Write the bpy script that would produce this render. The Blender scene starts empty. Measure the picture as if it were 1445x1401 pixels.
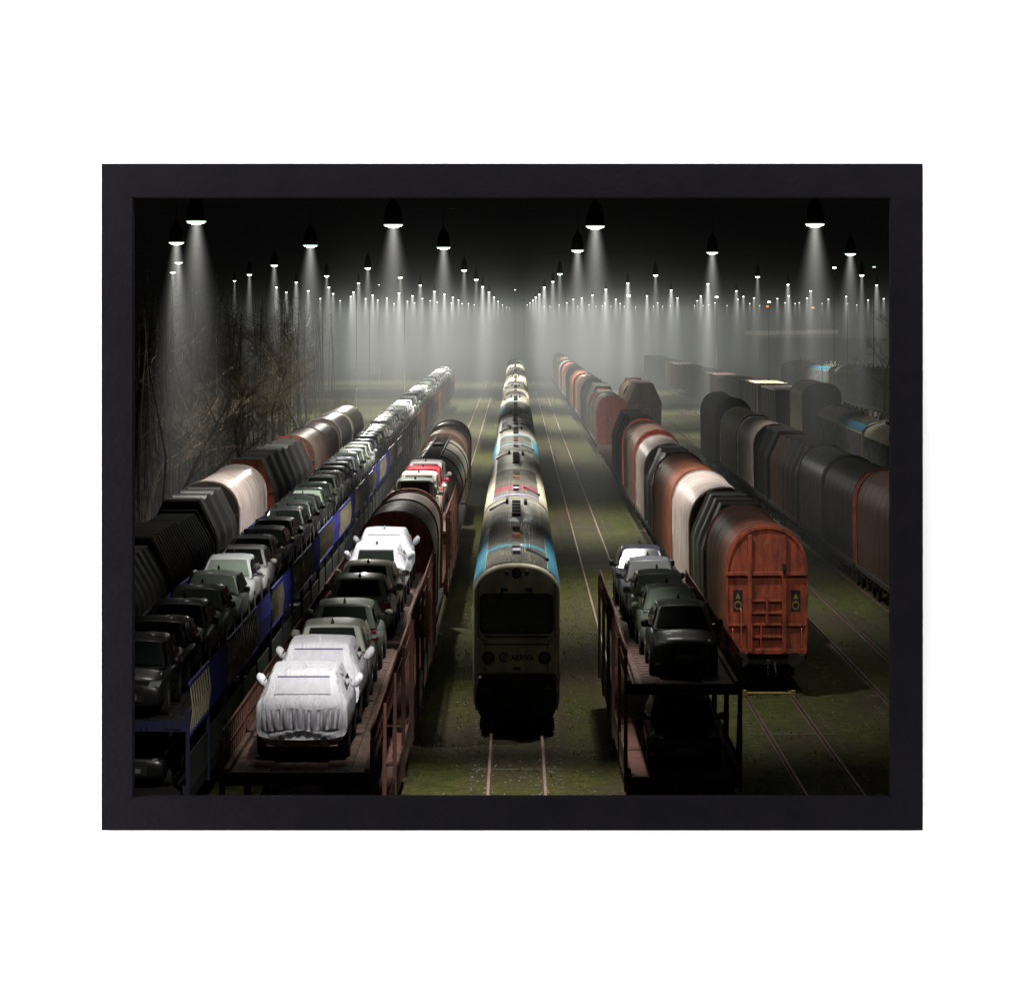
import bpy, bmesh, math, random
from mathutils import Vector, Matrix, noise
R = math.radians
random.seed(7)
S = bpy.context.scene
COL = S.collection
F = 4200.0      # focal length in photo pixels
H = 12.3        # camera height above the rails
HX, HY = 727.0, 442.0

def X_at(px, d): return (px - HX) * d / F
def D_of(py, z): return F * (H - z) / (py - HY)

# ------------------------------------------------------------------ materials
MATS = {}
def mat(name, col=(.5, .5, .5), rough=.6, metal=0., var=.25, scale=3., stretch=(1, 1, 1), col2=None, bump=.0, bscale=30.,
        objcol=False, emit=None, estr=0., coat=0., spec=.5, thr=(.35, .7)):
    if name in MATS: return MATS[name]
    m = bpy.data.materials.new(name); m.use_nodes = True
    nt = m.node_tree; N = nt.nodes; L = nt.links
    b = N['Principled BSDF']
    b.inputs['Roughness'].default_value = rough
    b.inputs['Metallic'].default_value = metal
    b.inputs['Coat Weight'].default_value = coat
    b.inputs['Specular IOR Level'].default_value = spec
    tc = N.new('ShaderNodeTexCoord')
    mp = N.new('ShaderNodeMapping'); mp.inputs['Scale'].default_value = stretch
    L.new(tc.outputs['Object'], mp.inputs[0])
    if var > 0 or col2:
        nz = N.new('ShaderNodeTexNoise'); nz.inputs['Scale'].default_value = scale
        nz.inputs['Detail'].default_value = 7; nz.inputs['Roughness'].default_value = .65
        L.new(mp.outputs[0], nz.inputs['Vector'])
        r = N.new('ShaderNodeMapRange')
        r.inputs['From Min'].default_value = thr[0]; r.inputs['From Max'].default_value = thr[1]
        L.new(nz.outputs['Fac'], r.inputs['Value'])
        mx = N.new('ShaderNodeMix'); mx.data_type = 'RGBA'
        L.new(r.outputs[0], mx.inputs['Factor'])
        c2 = col2 or tuple(c * (1 - var) for c in col)
        mx.inputs['A'].default_value = (*col, 1); mx.inputs['B'].default_value = (*c2, 1)
        out = mx.outputs['Result']
        if objcol:
            oi = N.new('ShaderNodeObjectInfo')
            mm = N.new('ShaderNodeMix'); mm.data_type = 'RGBA'; mm.blend_type = 'MULTIPLY'; mm.inputs['Factor'].default_value = 1
            L.new(out, mm.inputs['A']); L.new(oi.outputs['Color'], mm.inputs['B']); out = mm.outputs['Result']
        L.new(out, b.inputs['Base Color'])
        rr = N.new('ShaderNodeMapRange'); rr.inputs['To Min'].default_value = max(.03, rough - .1); rr.inputs['To Max'].default_value = min(1, rough + .15)
        L.new(nz.outputs['Fac'], rr.inputs['Value']); L.new(rr.outputs[0], b.inputs['Roughness'])
    else:
        b.inputs['Base Color'].default_value = (*col, 1)
        if objcol:
            oi = N.new('ShaderNodeObjectInfo'); L.new(oi.outputs['Color'], b.inputs['Base Color'])
    if bump > 0:
        n2 = N.new('ShaderNodeTexNoise'); n2.inputs['Scale'].default_value = bscale; n2.inputs['Detail'].default_value = 5
        L.new(mp.outputs[0], n2.inputs['Vector'])
        bp = N.new('ShaderNodeBump'); bp.inputs['Strength'].default_value = bump; bp.inputs['Distance'].default_value = .03
        L.new(n2.outputs['Fac'], bp.inputs['Height']); L.new(bp.outputs[0], b.inputs['Normal'])
    if emit:
        b.inputs['Emission Color'].default_value = (*emit, 1); b.inputs['Emission Strength'].default_value = estr
    MATS[name] = m
    return m

M_carpaint = mat('car_paint', (1, 1, 1), .34, .0, .12, 2., objcol=True, coat=.22, spec=.35)
M_glass = mat('car_glass', (.018, .024, .021), .08, 0, 0)
M_glasscol = mat('car_glass_sheen', (1, 1, 1), .12, 0, .2, 3, objcol=True)  # pale per-car tones stand in for fog reflected in the windscreen
M_tyre = mat('tyre_rubber', (.012, .012, .012), .85, 0, .3, 8)
M_rim = mat('wheel_rim', (.25, .25, .25), .4, .7, .3, 6)
M_lamp = mat('headlight_lens', (.35, .37, .36), .12, .3, .2, 9)
M_tail = mat('tail_light', (.22, .008, .008), .2, 0, .2, 8)
M_blk = mat('black_plastic', (.012, .012, .013), .55, 0, .3, 9)
M_plate = mat('paper_white', (.75, .75, .72), .7, 0, .1, 9)
M_rust = mat('rust_red', (.12, .04, .028), .75, 0, .5, 4, (1, .4, 3), col2=(.05, .028, .02), bump=.3)
M_deck = mat('deck_steel', (.16, .095, .075), .6, .2, .5, 5, (1, .5, 1), col2=(.045, .035, .03), bump=.4)
M_darksteel = mat('dark_steel', (.03, .029, .028), .6, .4, .5, 5, bump=.2)
M_blue = mat('blue_steel', (.04, .045, .33), .5, 0, .4, 4, (1, 1, 4), col2=(.015, .015, .10), bump=.2)
M_bluedark = mat('blue_steel_shaded', (.007, .008, .06), .6, 0, .5, 4, col2=(.006, .006, .03), bump=.2)  # darker copy of the blue steel with shade in its colour
M_slat = mat('slat_steel', (.36, .33, .22), .5, .2, .5, 4, col2=(.15, .13, .09))
M_wheel = mat('rail_wheel', (.04, .033, .03), .6, .5, .5, 8)
M_red = mat('wagon_red', (.42, .075, .03), .62, 0, .5, 2.6, (1.6, 1, .5), col2=(.09, .03, .02), bump=.3, thr=(.36, .66))
M_redbright = mat('wagon_bright_red', (.75, .11, .055), .5, 0, .4, 2.5, (1.4, 1, .5), col2=(.40, .07, .04), bump=.15)
M_orange = mat('hood_rust_orange', (.36, .10, .045), .5, 0, .5, 1.6, (.6, 2, .6), col2=(.10, .045, .03), bump=.3, bscale=5, thr=(.38, .62))
M_brown = mat('hood_brown', (.13, .072, .052), .45, 0, .5, 1.6, (.6, 2, .6), col2=(.05, .033, .026), bump=.3, bscale=5, thr=(.38, .62))
M_white = mat('hood_white', (.62, .57, .55), .33, .1, .4, 1.3, (.5, 3, .7), col2=(.30, .19, .16), bump=.28, bscale=5, thr=(.40, .64))
M_cream = mat('hood_cream', (.55, .51, .38), .38, .1, .4, 1.3, (.5, 3, .7), col2=(.33, .28, .19), bump=.28, bscale=5, thr=(.40, .64))
M_dark = mat('hood_dark', (.03, .03, .028), .38, .2, .5, 2, (.5, 2, .6), col2=(.018, .018, .018), bump=.15)
M_green = mat('hood_dark_green', (.085, .095, .082), .4, .1, .5, 2, (.5, 2, .6), col2=(.03, .035, .03), bump=.15)
M_tank = mat('tank_steel', (.40, .37, .31), .3, .4, .5, 1.2, (.6, 2.5, .5), col2=(.12, .10, .08), bump=.1)
M_yellow = mat('yellow_paint', (.25, .18, .035), .6, 0, .3, 9)
M_olive = mat('olive_paint', (.20, .18, .04), .6, 0, .3, 9)
M_amber = mat('amber_edge', (.30, .18, .06), .5, 0, .4, 4)
M_coach = mat('coach_cream', (.68, .64, .48), .45, 0, .3, 2, (1, 1, .5), col2=(.36, .33, .24), bump=.05)
M_coachblue = mat('coach_blue', (.06, .29, .42), .4, 0, .35, 3, col2=(.04, .15, .22))
M_coachred = mat('coach_red', (.22, .025, .045), .45, 0, .35, 3, col2=(.2, .03, .05))
M_roofdark = mat('roof_dark', (.13, .125, .10), .5, .1, .5, 1.6, (1, .35, 1), col2=(.03, .028, .02), bump=.2)
M_rooflight = mat('roof_light', (.74, .73, .64), .42, .1, .4, 1.2, (1, .4, 1), col2=(.42, .40, .32), bump=.15)
M_lilac = mat('roof_lilac', (.30, .27, .38), .5, 0, .3, 3)
M_frontglass = mat('coach_glass', (.035, .04, .038), .22, 0, .3, 3)
M_shade = mat('lamp_shade_black', (.008, .008, .008), .55, .2, .3, 8)
M_rimlit = mat('lamp_rim', (.5, .6, .5), .4, 0, 0, emit=(.75, 1., .78), estr=1.2)
M_lens = mat('lamp_lens', (1, 1, 1), .4, 0, 0, emit=(1., .97, .9), estr=14.)
M_lensorange = mat('lamp_lens_orange', (1, .6, .2), .4, 0, 0, emit=(1., .32, .08), estr=3.)
M_bark = mat('bark', (.20, .16, .11), .9, 0, .5, 4, (4, 4, .6), col2=(.05, .04, .028), bump=.5)
M_twig = mat('twig', (.30, .22, .13), .85, 0, .4, 1.2, col2=(.11, .10, .05))
M_pole = mat('galvanised_pole', (.70, .70, .62), .5, .0, .4, 3)
M_wallb = mat('building_render', (.10, .10, .095), .8, 0, .3, 1)
M_canopy = mat('canopy_white_glow', (.75, .73, .66), .5, 0, .2, 1, emit=(.9, .85, .7), estr=.3)  # emission added so the roof looks lit through the haze

# cloth wrap: fine wrinkles, deep vertical folds on the tail
def cloth():
    m = mat('white_wrap', (.82, .83, .92), .55, 0, .10, 1.4)
    nt = m.node_tree; N = nt.nodes; L = nt.links; b = N['Principled BSDF']
    tc = N.new('ShaderNodeTexCoord')
    wv = N.new('ShaderNodeTexNoise'); wv.inputs['Scale'].default_value = 3.2; wv.inputs['Detail'].default_value = 6
    wv.inputs['Distortion'].default_value = 1.3
    mp = N.new('ShaderNodeMapping'); mp.inputs['Scale'].default_value = (1.6, 1.0, .5)
    L.new(tc.outputs['Object'], mp.inputs[0]); L.new(mp.outputs[0], wv.inputs['Vector'])
    bp = N.new('ShaderNodeBump'); bp.inputs['Strength'].default_value = .9; bp.inputs['Distance'].default_value = .11
    L.new(wv.outputs['Fac'], bp.inputs['Height']); L.new(bp.outputs[0], b.inputs['Normal'])
    return m
M_cloth = cloth()
M_clothgrey = mat('wrap_over_window', (.58, .59, .68), .5, 0, .25, 6, (1, 1, .4), col2=(.72, .72, .78), bump=.5, bscale=9)
M_clothfold = mat('wrap_folds', (.74, .73, .80), .5, 0, .45, 8, (3.2, 1, .22), col2=(.34, .33, .40), bump=1.0, bscale=11)
M_bumper = mat('bumper_through_wrap', (.34, .18, .14), .5, 0, .3, 4)

def fac(m, attr='Base Color'): return m.node_tree.nodes['Principled BSDF'].inputs[attr]

# ------------------------------------------------------------------ mesh builder
class MB:
    def __init__(s): s.v = []; s.f = []; s.mi = []; s.m = 0
    def add(s, vs, fs):
        o = len(s.v); s.v += [tuple(v) for v in vs]; s.f += [tuple(i + o for i in f) for f in fs]; s.mi += [s.m] * len(fs)
        return s
    def box(s, x0, x1, y0, y1, z0, z1):
        v = [(x, y, z) for x in (x0, x1) for y in (y0, y1) for z in (z0, z1)]
        return s.add(v, [(0, 1, 3, 2), (4, 6, 7, 5), (0, 4, 5, 1), (2, 3, 7, 6), (0, 2, 6, 4), (1, 5, 7, 3)])
    def tube(s, pts, r, n=6, r2=None, cap=True):
        pts = [Vector(p) for p in pts]; rings = []
        for i, p in enumerate(pts):
            a = pts[max(i - 1, 0)]; b = pts[min(i + 1, len(pts) - 1)]
            t = (b - a).normalized()
            u = t.cross(Vector((0, 0, 1)) if abs(t.z) < .9 else Vector((1, 0, 0))).normalized(); w = t.cross(u)
            k = i / max(1, len(pts) - 1); rr = r if r2 is None else r + (r2 - r) * k
            rings.append([p + (u * math.cos(q * 2 * math.pi / n) + w * math.sin(q * 2 * math.pi / n)) * rr for q in range(n)])
        return s.loft(rings, cap)
    def loft(s, rings, cap=True, closed=True):
        n = len(rings[0]); vs = [p for r in rings for p in r]; fs = []
        for i in range(len(rings) - 1):
            for j in range(n if closed else n - 1):
                k = (j + 1) % n
                fs.append((i * n + j, i * n + k, (i + 1) * n + k, (i + 1) * n + j))
        if cap and closed:
            fs.append(tuple(range(n))[::-1]); fs.append(tuple((len(rings) - 1) * n + j for j in range(n)))
        return s.add(vs, fs)
    def prism(s, prof, y0, y1):            # prof: list of (x,z)
        return s.loft([[(x, y0, z) for x, z in prof], [(x, y1, z) for x, z in prof]])
    def cyl(s, c, r, h, axis='x', n=20, r2=None):
        c = Vector(c); d = {'x': Vector((1, 0, 0)), 'y': Vector((0, 1, 0)), 'z': Vector((0, 0, 1))}[axis]
        return s.tube([c - d * h / 2, c + d * h / 2], r, n, r2)
    def lathe(s, c, prof, n=24):           # prof: (r,z)
        rings = [[(c[0] + r * math.cos(2 * math.pi * q / n), c[1] + r * math.sin(2 * math.pi * q / n), c[2] + z) for q in range(n)] for r, z in prof]
        return s.loft(rings)
    def build(s, name, mats, parent=None, smooth=None, bevel=0, sub=0, recalc=True):
        me = bpy.data.meshes.new(name); me.from_pydata(s.v, [], s.f)
        if not isinstance(mats, (list, tuple)): mats = [mats]
        for m in mats: me.materials.append(m)
        if len(mats) > 1: me.polygons.foreach_set('material_index', s.mi)
        if recalc:
            bm = bmesh.new(); bm.from_mesh(me); bmesh.ops.recalc_face_normals(bm, faces=bm.faces); bm.to_mesh(me); bm.free()
        o = bpy.data.objects.new(name, me); COL.objects.link(o)
        if parent: o.parent = parent
        if smooth is not None:
            me.polygons.foreach_set('use_smooth', [True] * len(me.polygons))
            if smooth < 180: me.set_sharp_from_angle(angle=R(smooth))
        if bevel:
            b = o.modifiers.new('b', 'BEVEL'); b.width = bevel; b.segments = 3; b.limit_method = 'ANGLE'; b.angle_limit = R(25)
        if sub:
            b = o.modifiers.new('s', 'SUBSURF'); b.levels = sub; b.render_levels = sub
        return o

def tag(o, label=None, cat=None, group=None, kind=None):
    for k, v in (('label', label), ('category', cat), ('group', group), ('kind', kind)):
        if v: o[k] = v
    return o
def thing(name, label, cat, loc=(0, 0, 0), rz=0, group=None):
    o = bpy.data.objects.new(name, None); COL.objects.link(o); o.location = loc; o.rotation_euler = (0, 0, rz)
    o.empty_display_size = .2
    return tag(o, label, cat, group)
KIDS = {}
def kids(o): return [c for c in o.children]
def copy_tree(o, parent=None):
    c = o.copy(); COL.objects.link(c)
    if parent: c.parent = parent
    for ch in kids(o): copy_tree(ch, c)
    return c
ORD = ['first', 'second', 'third', 'fourth', 'fifth', 'sixth', 'seventh', 'eighth', 'ninth', 'tenth', 'eleventh', 'twelfth',
       'thirteenth', 'fourteenth', 'fifteenth', 'sixteenth', 'seventeenth', 'eighteenth', 'nineteenth', 'twentieth']
def ordw(n):
    if n < 20: return ORD[n]
    T = {2: 'twenty', 3: 'thirty', 4: 'forty', 5: 'fifty', 6: 'sixty', 7: 'seventy', 8: 'eighty'}
    n += 1; t, u = divmod(n, 10)
    return (T[t][:-1] + 'ieth') if u == 0 else T[t] + '-' + ORD[u - 1]

# ------------------------------------------------------------------ cars (front towards -y, wheels on z=0)
def ring(y, w, zt, zb=.2):
    h = zt - zb
    half = [(.86 * w, zb), (.97 * w, zb + .10), (w, zb + h * .5), (.985 * w, zt - .16), (.90 * w, zt - .05), (.55 * w, zt)]
    return [(-x, y, z) for x, z in half] + [(0, y, zt + .015)] + [(x, y, z) for x, z in half[::-1]]
def patch(mb, q, u0=.08, u1=.92, v0=.1, v1=.9, off=.014, n=4, crown=0):
    a, b, c, d = [Vector(p) for p in q]    # bottom-left, bottom-right, top-right, top-left
    nn = (b - a).cross(d - a).normalized()
    g = []
    for j in range(n + 1):
        v = v0 + (v1 - v0) * j / n; row = []
        for i in range(n + 1):
            u = u0 + (u1 - u0) * i / n
            p = (a * (1 - u) + b * u) * (1 - v) + (d * (1 - u) + c * u) * v
            row.append(p + nn * (off + crown * 4 * u * (1 - u)))
        g.append(row)
    mb.loft(g, cap=False, closed=False)
def make_car(style):
    root = thing(style, 'car', 'car')
    W = .90
    if style == 'estate_car':   # long roof
        st = [(-2.1, .62, .58, .30), (-2.06, .78, .70, .24), (-1.95, .86, .80, .2), (-1.5, .89, .90, .2), (-.95, W, .98, .2), (0, W, .99, .2), (1.2, W, 1.0, .2), (1.85, .88, 1.0, .22), (2.02, .84, .95, .26), (2.08, .74, .80, .32)]
        gb = (-1.05, 1.98); gt = (-.30, .55, 1.55); zr = (1.43, 1.50, 1.45); wt = .64
    elif style == 'van_car':
        st = [(-2.05, .66, .66, .30), (-2.0, .80, .82, .24), (-1.9, .88, .92, .2), (-1.5, .90, 1.02, .2), (-1.1, W, 1.10, .2), (0, W, 1.10, .2), (1.2, W, 1.10, .2), (1.85, .89, 1.10, .22), (2.0, .87, 1.05, .26), (2.04, .80, .80, .32)]
        gb = (-1.25, 1.98); gt = (-.55, .6, 1.85); zr = (1.74, 1.82, 1.78); wt = .74
    else:
        st = [(-2.0, .62, .60, .30), (-1.96, .78, .72, .24), (-1.86, .86, .80, .2), (-1.45, .88, .91, .2), (-.95, W, .99, .2), (0, W, 1.0, .2), (1.0, W, 1.02, .2), (1.65, .88, 1.02, .22), (1.88, .83, .97, .26), (1.95, .72, .82, .32)]
        gb = (-1.05, 1.80); gt = (-.35, .45, 1.22); zr = (1.42, 1.48, 1.43); wt = .63
    mb = MB(); mb.loft([ring(y, w, zt, zb) for y, w, zt, zb in st])
    zb_ = .94 if style != 'van_car' else 1.04
    wb = .80; yb0, yb1 = gb; y0, y1, y2 = gt; z0, z1, z2 = zr
    def rr(y, w, z, wb_, zbb, yb): # cabin ring: base to roof
        return [(-wb_, yb, zbb), (-(wb_ + (w - wb_) * .93), y, zbb + (z - zbb) * .90), (-w * .86, y, z - .012), (-w * .4, y, z + .012), (w * .4, y, z + .012), (w * .86, y, z - .012), ((wb_ + (w - wb_) * .93), y, zbb + (z - zbb) * .90), (wb_, yb, zbb)]
    cab = [rr(y0, wt * .97, z0, wb, zb_, yb0), rr(y1, wt * 1.02, z1, wb * 1.02, zb_, y1), rr(y2, wt * .97, z2, wb * .97, zb_, yb1)]
    body = mb.build('body', M_carpaint, root, 180, sub=1)
    cb = MB(); cb.loft(cab)
    cb.build('cabin', M_carpaint, root, 35, bevel=.035)
    zt_ = lambda z: zb_ + (z - zb_) * .93
    g = MB(); patch(g, [(-wb, yb0, zb_), (wb, yb0, zb_), (wt * .93, y0, z0), (-wt * .93, y0, z0)], .05, .95, .10, .93, .016, crown=.02)
    g.build('windscreen', M_glasscol, root, 180)
    g = MB(); patch(g, [(wb * .97, yb1, zb_), (-wb * .97, yb1, zb_), (-wt * .93, y2, z2), (wt * .93, y2, z2)], .10, .90, .2, .88, .016, crown=.015)
    g.build('rear_window', M_glass, root, 180)
    for s in (-1, 1):
        for ya, yb_, ta, tb in ((yb0, y1, y0, y1), (y1, yb1, y1, y2)):
            q = [(s * wb, ya, zb_), (s * wb, yb_, zb_), (s * wt * 1.0, tb, z1 - .05), (s * wt * 1.0, ta, z1 - .05)]
            if s > 0: pass
            else: q = [q[1], q[0], q[3], q[2]]
            g = MB(); patch(g, q, .08 if True else 0, .95, .12, .88, .03, n=2); g.build('side_window', M_glass, root, 180)
    wl = MB(); ww = (-1.28, 1.22)
    for s in (-1, 1):
        for wy in ww:
            t = MB(); t.lathe((0, 0, 0), [(.2, -.10), (.30, -.10), (.33, -.07), (.33, .07), (.30, .10), (.2, .10)], 20)
            t.v = [(z + s * .80, x + wy, y + .32) for x, y, z in t.v]
            w = t.build('wheel', M_tyre, root, 40)
            rm = MB(); rm.cyl((s * .885, wy, .32), .19, .04, 'x', 14); rm.build('rim', M_rim, w, 30)
    for s in (-1, 1):
        m = MB(); m.lathe((0, 0, 0), [(.01, -.10), (.07, -.08), (.09, 0), (.07, .08), (.01, .10)], 10)
        m.v = [(s * .99 + x * 1.25, yb0 + .36 + y * .7, zb_ + .12 + z * .9) for x, y, z in m.v]
        m.box(s * .86 - .05, s * .86 + .05, yb0 + .32, yb0 + .40, zb_ + .03, zb_ + .1)
        m.build('mirror', M_carpaint, root, 60)
        yf = st[1][0]; zf = st[2][2]
        hl = MB(); hl.loft([[(s * .50, yf - .015, zf - .17), (s * .76, yf + .06, zf - .15), (s * .80, yf + .16, zf - .03), (s * .55, yf + .03, zf - .05)],
                            [(s * .50, yf + .06, zf - .17), (s * .76, yf + .14, zf - .15), (s * .80, yf + .22, zf - .03), (s * .55, yf + .12, zf - .05)]])
        hl.build('headlight', M_lamp, root, 30)
        yr = st[-2][0]; tl = MB(); tl.box(s * .58, s * .83, yr - .12, yr + .035, .70, .92); tl.build('tail_light', M_tail, root, 30, bevel=.02)
    g = MB(); yf = st[0][0]
    for k in range(4): g.box(-.36, .36, yf - .035, yf + .05, .36 + k * .075, .39 + k * .075)
    g.box(-.40, .40, yf - .012, yf + .08, .34, .66); g.build('grille', M_blk, root)
    g = MB(); g.box(-.26, .26, yf - .05, yf - .02, .40, .50); g.build('number_plate', mat('plate_grey', (.16, .16, .15), .6, 0, .3, 9), root)
    g = MB(); g.lathe((0, y2 - .1, z2 + .01), [(.045, 0), (.035, .06), (.008, .13)], 6); g.build('antenna_fin', M_blk, root, 40)
    return root

def make_wrapped(open_window=False):
    root = thing('wrapped_car', 'car', 'car')
    rings = []
    def sec(y, w, zt, wr=None, belt=.98, zb=.36):
        if wr is None: wr = w * .80; belt = zt - .07
        h = [(w * .97, zb), (w * 1.0, zb + .16), (w * 1.01, (zb + .16 + belt) / 2), (w, belt - .05), (w * .985, belt), (wr + (w - wr) * .5, belt + (zt - belt) * .42), (wr + .02, zt - .07), (wr - .01, zt - .015), (wr - .07, zt), (wr * .45, zt + .012), (wr * .1, zt + .014)]
        return [(-x, y, z) for x, z in h] + [(x, y, z) for x, z in h[::-1]]
    for y, w, z in [(-2.12, .70, .62), (-2.06, .82, .74), (-1.85, .88, .87), (-1.2, .90, .99), (-1.0, .90, 1.03)]: rings.append(sec(y, w, z))
    rings += [sec(-.62, .91, 1.26, .70), sec(-.30, .91, 1.46, .67), sec(-.2, .91, 1.49, .66), sec(.3, .91, 1.51, .66), sec(.9, .91, 1.50, .65), sec(1.38, .90, 1.47, .64), sec(1.44, .90, 1.44, .64),
              sec(1.66, .90, 1.25, .69), sec(1.88, .90, 1.08, .76, .98), sec(1.94, .90, 1.04, .78, .97), sec(2.10, .89, 1.0, .79, .95), sec(2.15, .885, .97, .79, .92), sec(2.17, .88, .90, .78, .85),
              sec(2.19, .875, .72, .78, .68), sec(2.18, .86, .62, .78, .59), sec(2.15, .84, .55, .76, .53, .34)]
    n = len(rings[0])
    mb = MB(); mb.loft(rings)
    ov = []
    for (x, y, z) in mb.v:
        k = noise.noise(Vector((x * 3.1, y * 2.2, z * 3))) * .022
        ov.append((x * (1 + k), y, z + k * .8))
    mb.v = ov
    o = mb.build('wrap', M_cloth, root, 50, sub=1)
    # folds of the cover gathered over the tailgate
    f = MB(); g = []
    for j in range(9):
        v = j / 8; row = []
        z = .90 - .36 * v; yb = 2.20 + .035 * math.sin(v * 2.5) 
        for i in range(121):
            u = i / 120; x = (u - .5) * 2 * (.80 - .02 * v)
            a = .050 * math.sin(v * math.pi) ** .6
            fold = a * (math.sin(x * 40 + 5 * v * x + 2 * math.sin(x * 9)) + .5 * math.sin(x * 73 + 3))
            row.append((x, yb + fold - .07 * abs(x / .8) ** 4, z + .02 * math.sin(x * 7)))
        g.append(row)
    f.loft(g, cap=False, closed=False); f.build('wrap_fold', M_clothfold, root, 180)
    f = MB(); g = []   # knotted lower hem, swept to the middle
    for j in range(6):
        v = j / 5; row = []
        for i in range(61):
            x = (i / 60 - .5) * 1.60
            zc = .545 - .115 * v * (.35 + 1.1 * min(1, abs(x) / .6)) + .02 * math.cos(x * 5)
            row.append((x, 2.185 + .05 * math.sin(v * 3.1) + .015 * math.sin(x * 23 * (1 + v)) - .12 * abs(x / .8) ** 3, zc))
        g.append(row)
    f.loft(g, cap=False, closed=False); f.build('wrap_hem', M_cloth, root, 180)
    b = MB(); b.loft([[(-.80, 1.9, .24), (-.80, 1.9, .5), (-.70, 2.13, .5), (.70, 2.13, .5), (.80, 1.9, .5), (.80, 1.9, .24), (.68, 2.11, .26), (-.68, 2.11, .26)][::1],
                      [(-.79, 1.8, .24), (-.79, 1.8, .5), (-.69, 1.9, .5), (.69, 1.9, .5), (.79, 1.8, .5), (.79, 1.8, .24), (.67, 1.9, .26), (-.67, 1.9, .26)]])
    b.build('bumper', M_bumper, root)
    for s in (-1, 1):
        e = MB(); e.cyl((s * .43, 2.13, .33), .085, .08, 'y', 14); e.build('tailpipe', M_blk, root, 40)
    w_ = MB(); patch(w_, [(.66, 1.88, 1.08), (-.66, 1.88, 1.08), (-.60, 1.48, 1.405), (.60, 1.48, 1.405)], .08, .92, .05, .82, .030, n=6)
    w_.build('rear_window', M_glass if open_window else M_clothgrey, root, 180)
    gp = MB(); patch(gp, [(.66, 1.88, 1.08), (-.66, 1.88, 1.08), (-.60, 1.48, 1.405), (.60, 1.48, 1.405)], .08, .92, .82, .90, .028, n=6)
    gp.build('window_gap', mat('dark_gap', (.10, .11, .2), .6, 0, .3, 9), root, 180)
    for s in (-1, 1):
        sw = MB(); q = [(s * .885, -.2, 1.03), (s * .885, 1.5, 1.03), (s * .74, 1.2, 1.36), (s * .74, .0, 1.36)]
        if s < 0: q = [q[1], q[0], q[3], q[2]]
        patch(sw, q, .1, .9, .45, .8, .02, n=3); sw.build('side_window', M_glass, root, 180)
        m = MB(); m.lathe((0, 0, 0), [(.02, -.17), (.10, -.13), (.15, -.03), (.15, .06), (.09, .14), (.02, .18)], 12)
        m.v = [(s * .97 + x * .75 + z * .26 * s, -.55 + y * .8, 1.10 + z * .76 + .015 * math.sin(x * 50)) for x, y, z in m.v]
        m.tube([(s * .84, -.55, 1.0), (s * .98, -.55, 1.08)], .06, 8)
        m.build('mirror_bag', M_cloth, root, 180, sub=1)
        for wy in (-1.3, 1.35):
            t = MB(); t.cyl((s * .80, wy, .33), .33, .2, 'x', 20); t.build('wheel', M_tyre, root, 40, bevel=.02)
    fb = MB(); fb.box(-.84, .84, -2.0, 2.0, .18, .38); fb.build('underbody', M_blk, root)
    a = MB(); a.tube([(0, 1.1, 1.46), (0, 1.17, 1.60)], .07, 6, .01); a.build('antenna_peak', M_cloth, root, 60)
    return root

PROTO = {}
def car(kind, color, x, y, z, facing, label, group, glass=(.02, .03, .026), sz=1.1, cat='car'):
    if kind not in PROTO:
        o = make_wrapped(kind == 'wrapped_open') if kind.startswith('wrapped') else make_car(kind)
        PROTO[kind] = o
    else: o = copy_tree(PROTO[kind])
    o.location = (x, y, z); o.rotation_euler = (0, 0, 0 if facing == 'front' else math.pi)
    o.scale = (1.02, 1.0, sz)
    jit = random.uniform(-.012, .012); o.rotation_euler.z += jit
    for c in kids(o):
        n = c.name.split('.')[0]
        if n in ('body', 'cabin', 'mirror'): c.color = (*color, 1)
        if n == 'windscreen': c.color = (*glass, 1)
    tag(o, label, cat, group)
    return o

# ------------------------------------------------------------------ rolling stock pieces
def wheels(root, ys, xr=.75):
    for y in ys:
        mb = MB()
        mb.cyl((0, y, .46), .07, 1.7, 'x', 8)
        for s in (-1, 1):
            mb.cyl((s * .75, y, .46), .46, .12, 'x', 22)
            mb.box(s * .98 - .07, s * .98 + .07, y - .14, y + .14, .32, .6)
            mb.tube([(s * .98, y - .5, .72), (s * .98, y, .60), (s * .98, y + .5, .72)], .035, 5)
        mb.build('wheelset', M_wheel, root, 40)
def buffers(root, y, s=-1, z=1.06, m=None):
    for sx in (-1, 1):
        b = MB(); b.cyl((sx * .87, y + s * .22, z), .10, .44, 'y', 12); b.cyl((sx * .87, y + s * .47, z), .24, .06, 'y', 18)
        b.build('buffer', m or M_darksteel, root, 35)
    c = MB(); c.box(-.07, .07, y + s * .35 - .12, y + s * .35 + .12, .92, 1.05)
    c.tube([(0, y + s * .35, 1.0), (0, y + s * .46, .8), (0.02, y + s * .44, .55)], .035, 6)
    c.tube([(.25, y + s * .05, .95), (.28, y + s * .25, .62), (.22, y + s * .2, .45)], .025, 6)
    c.build('coupling', M_darksteel, root, 40)

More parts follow.
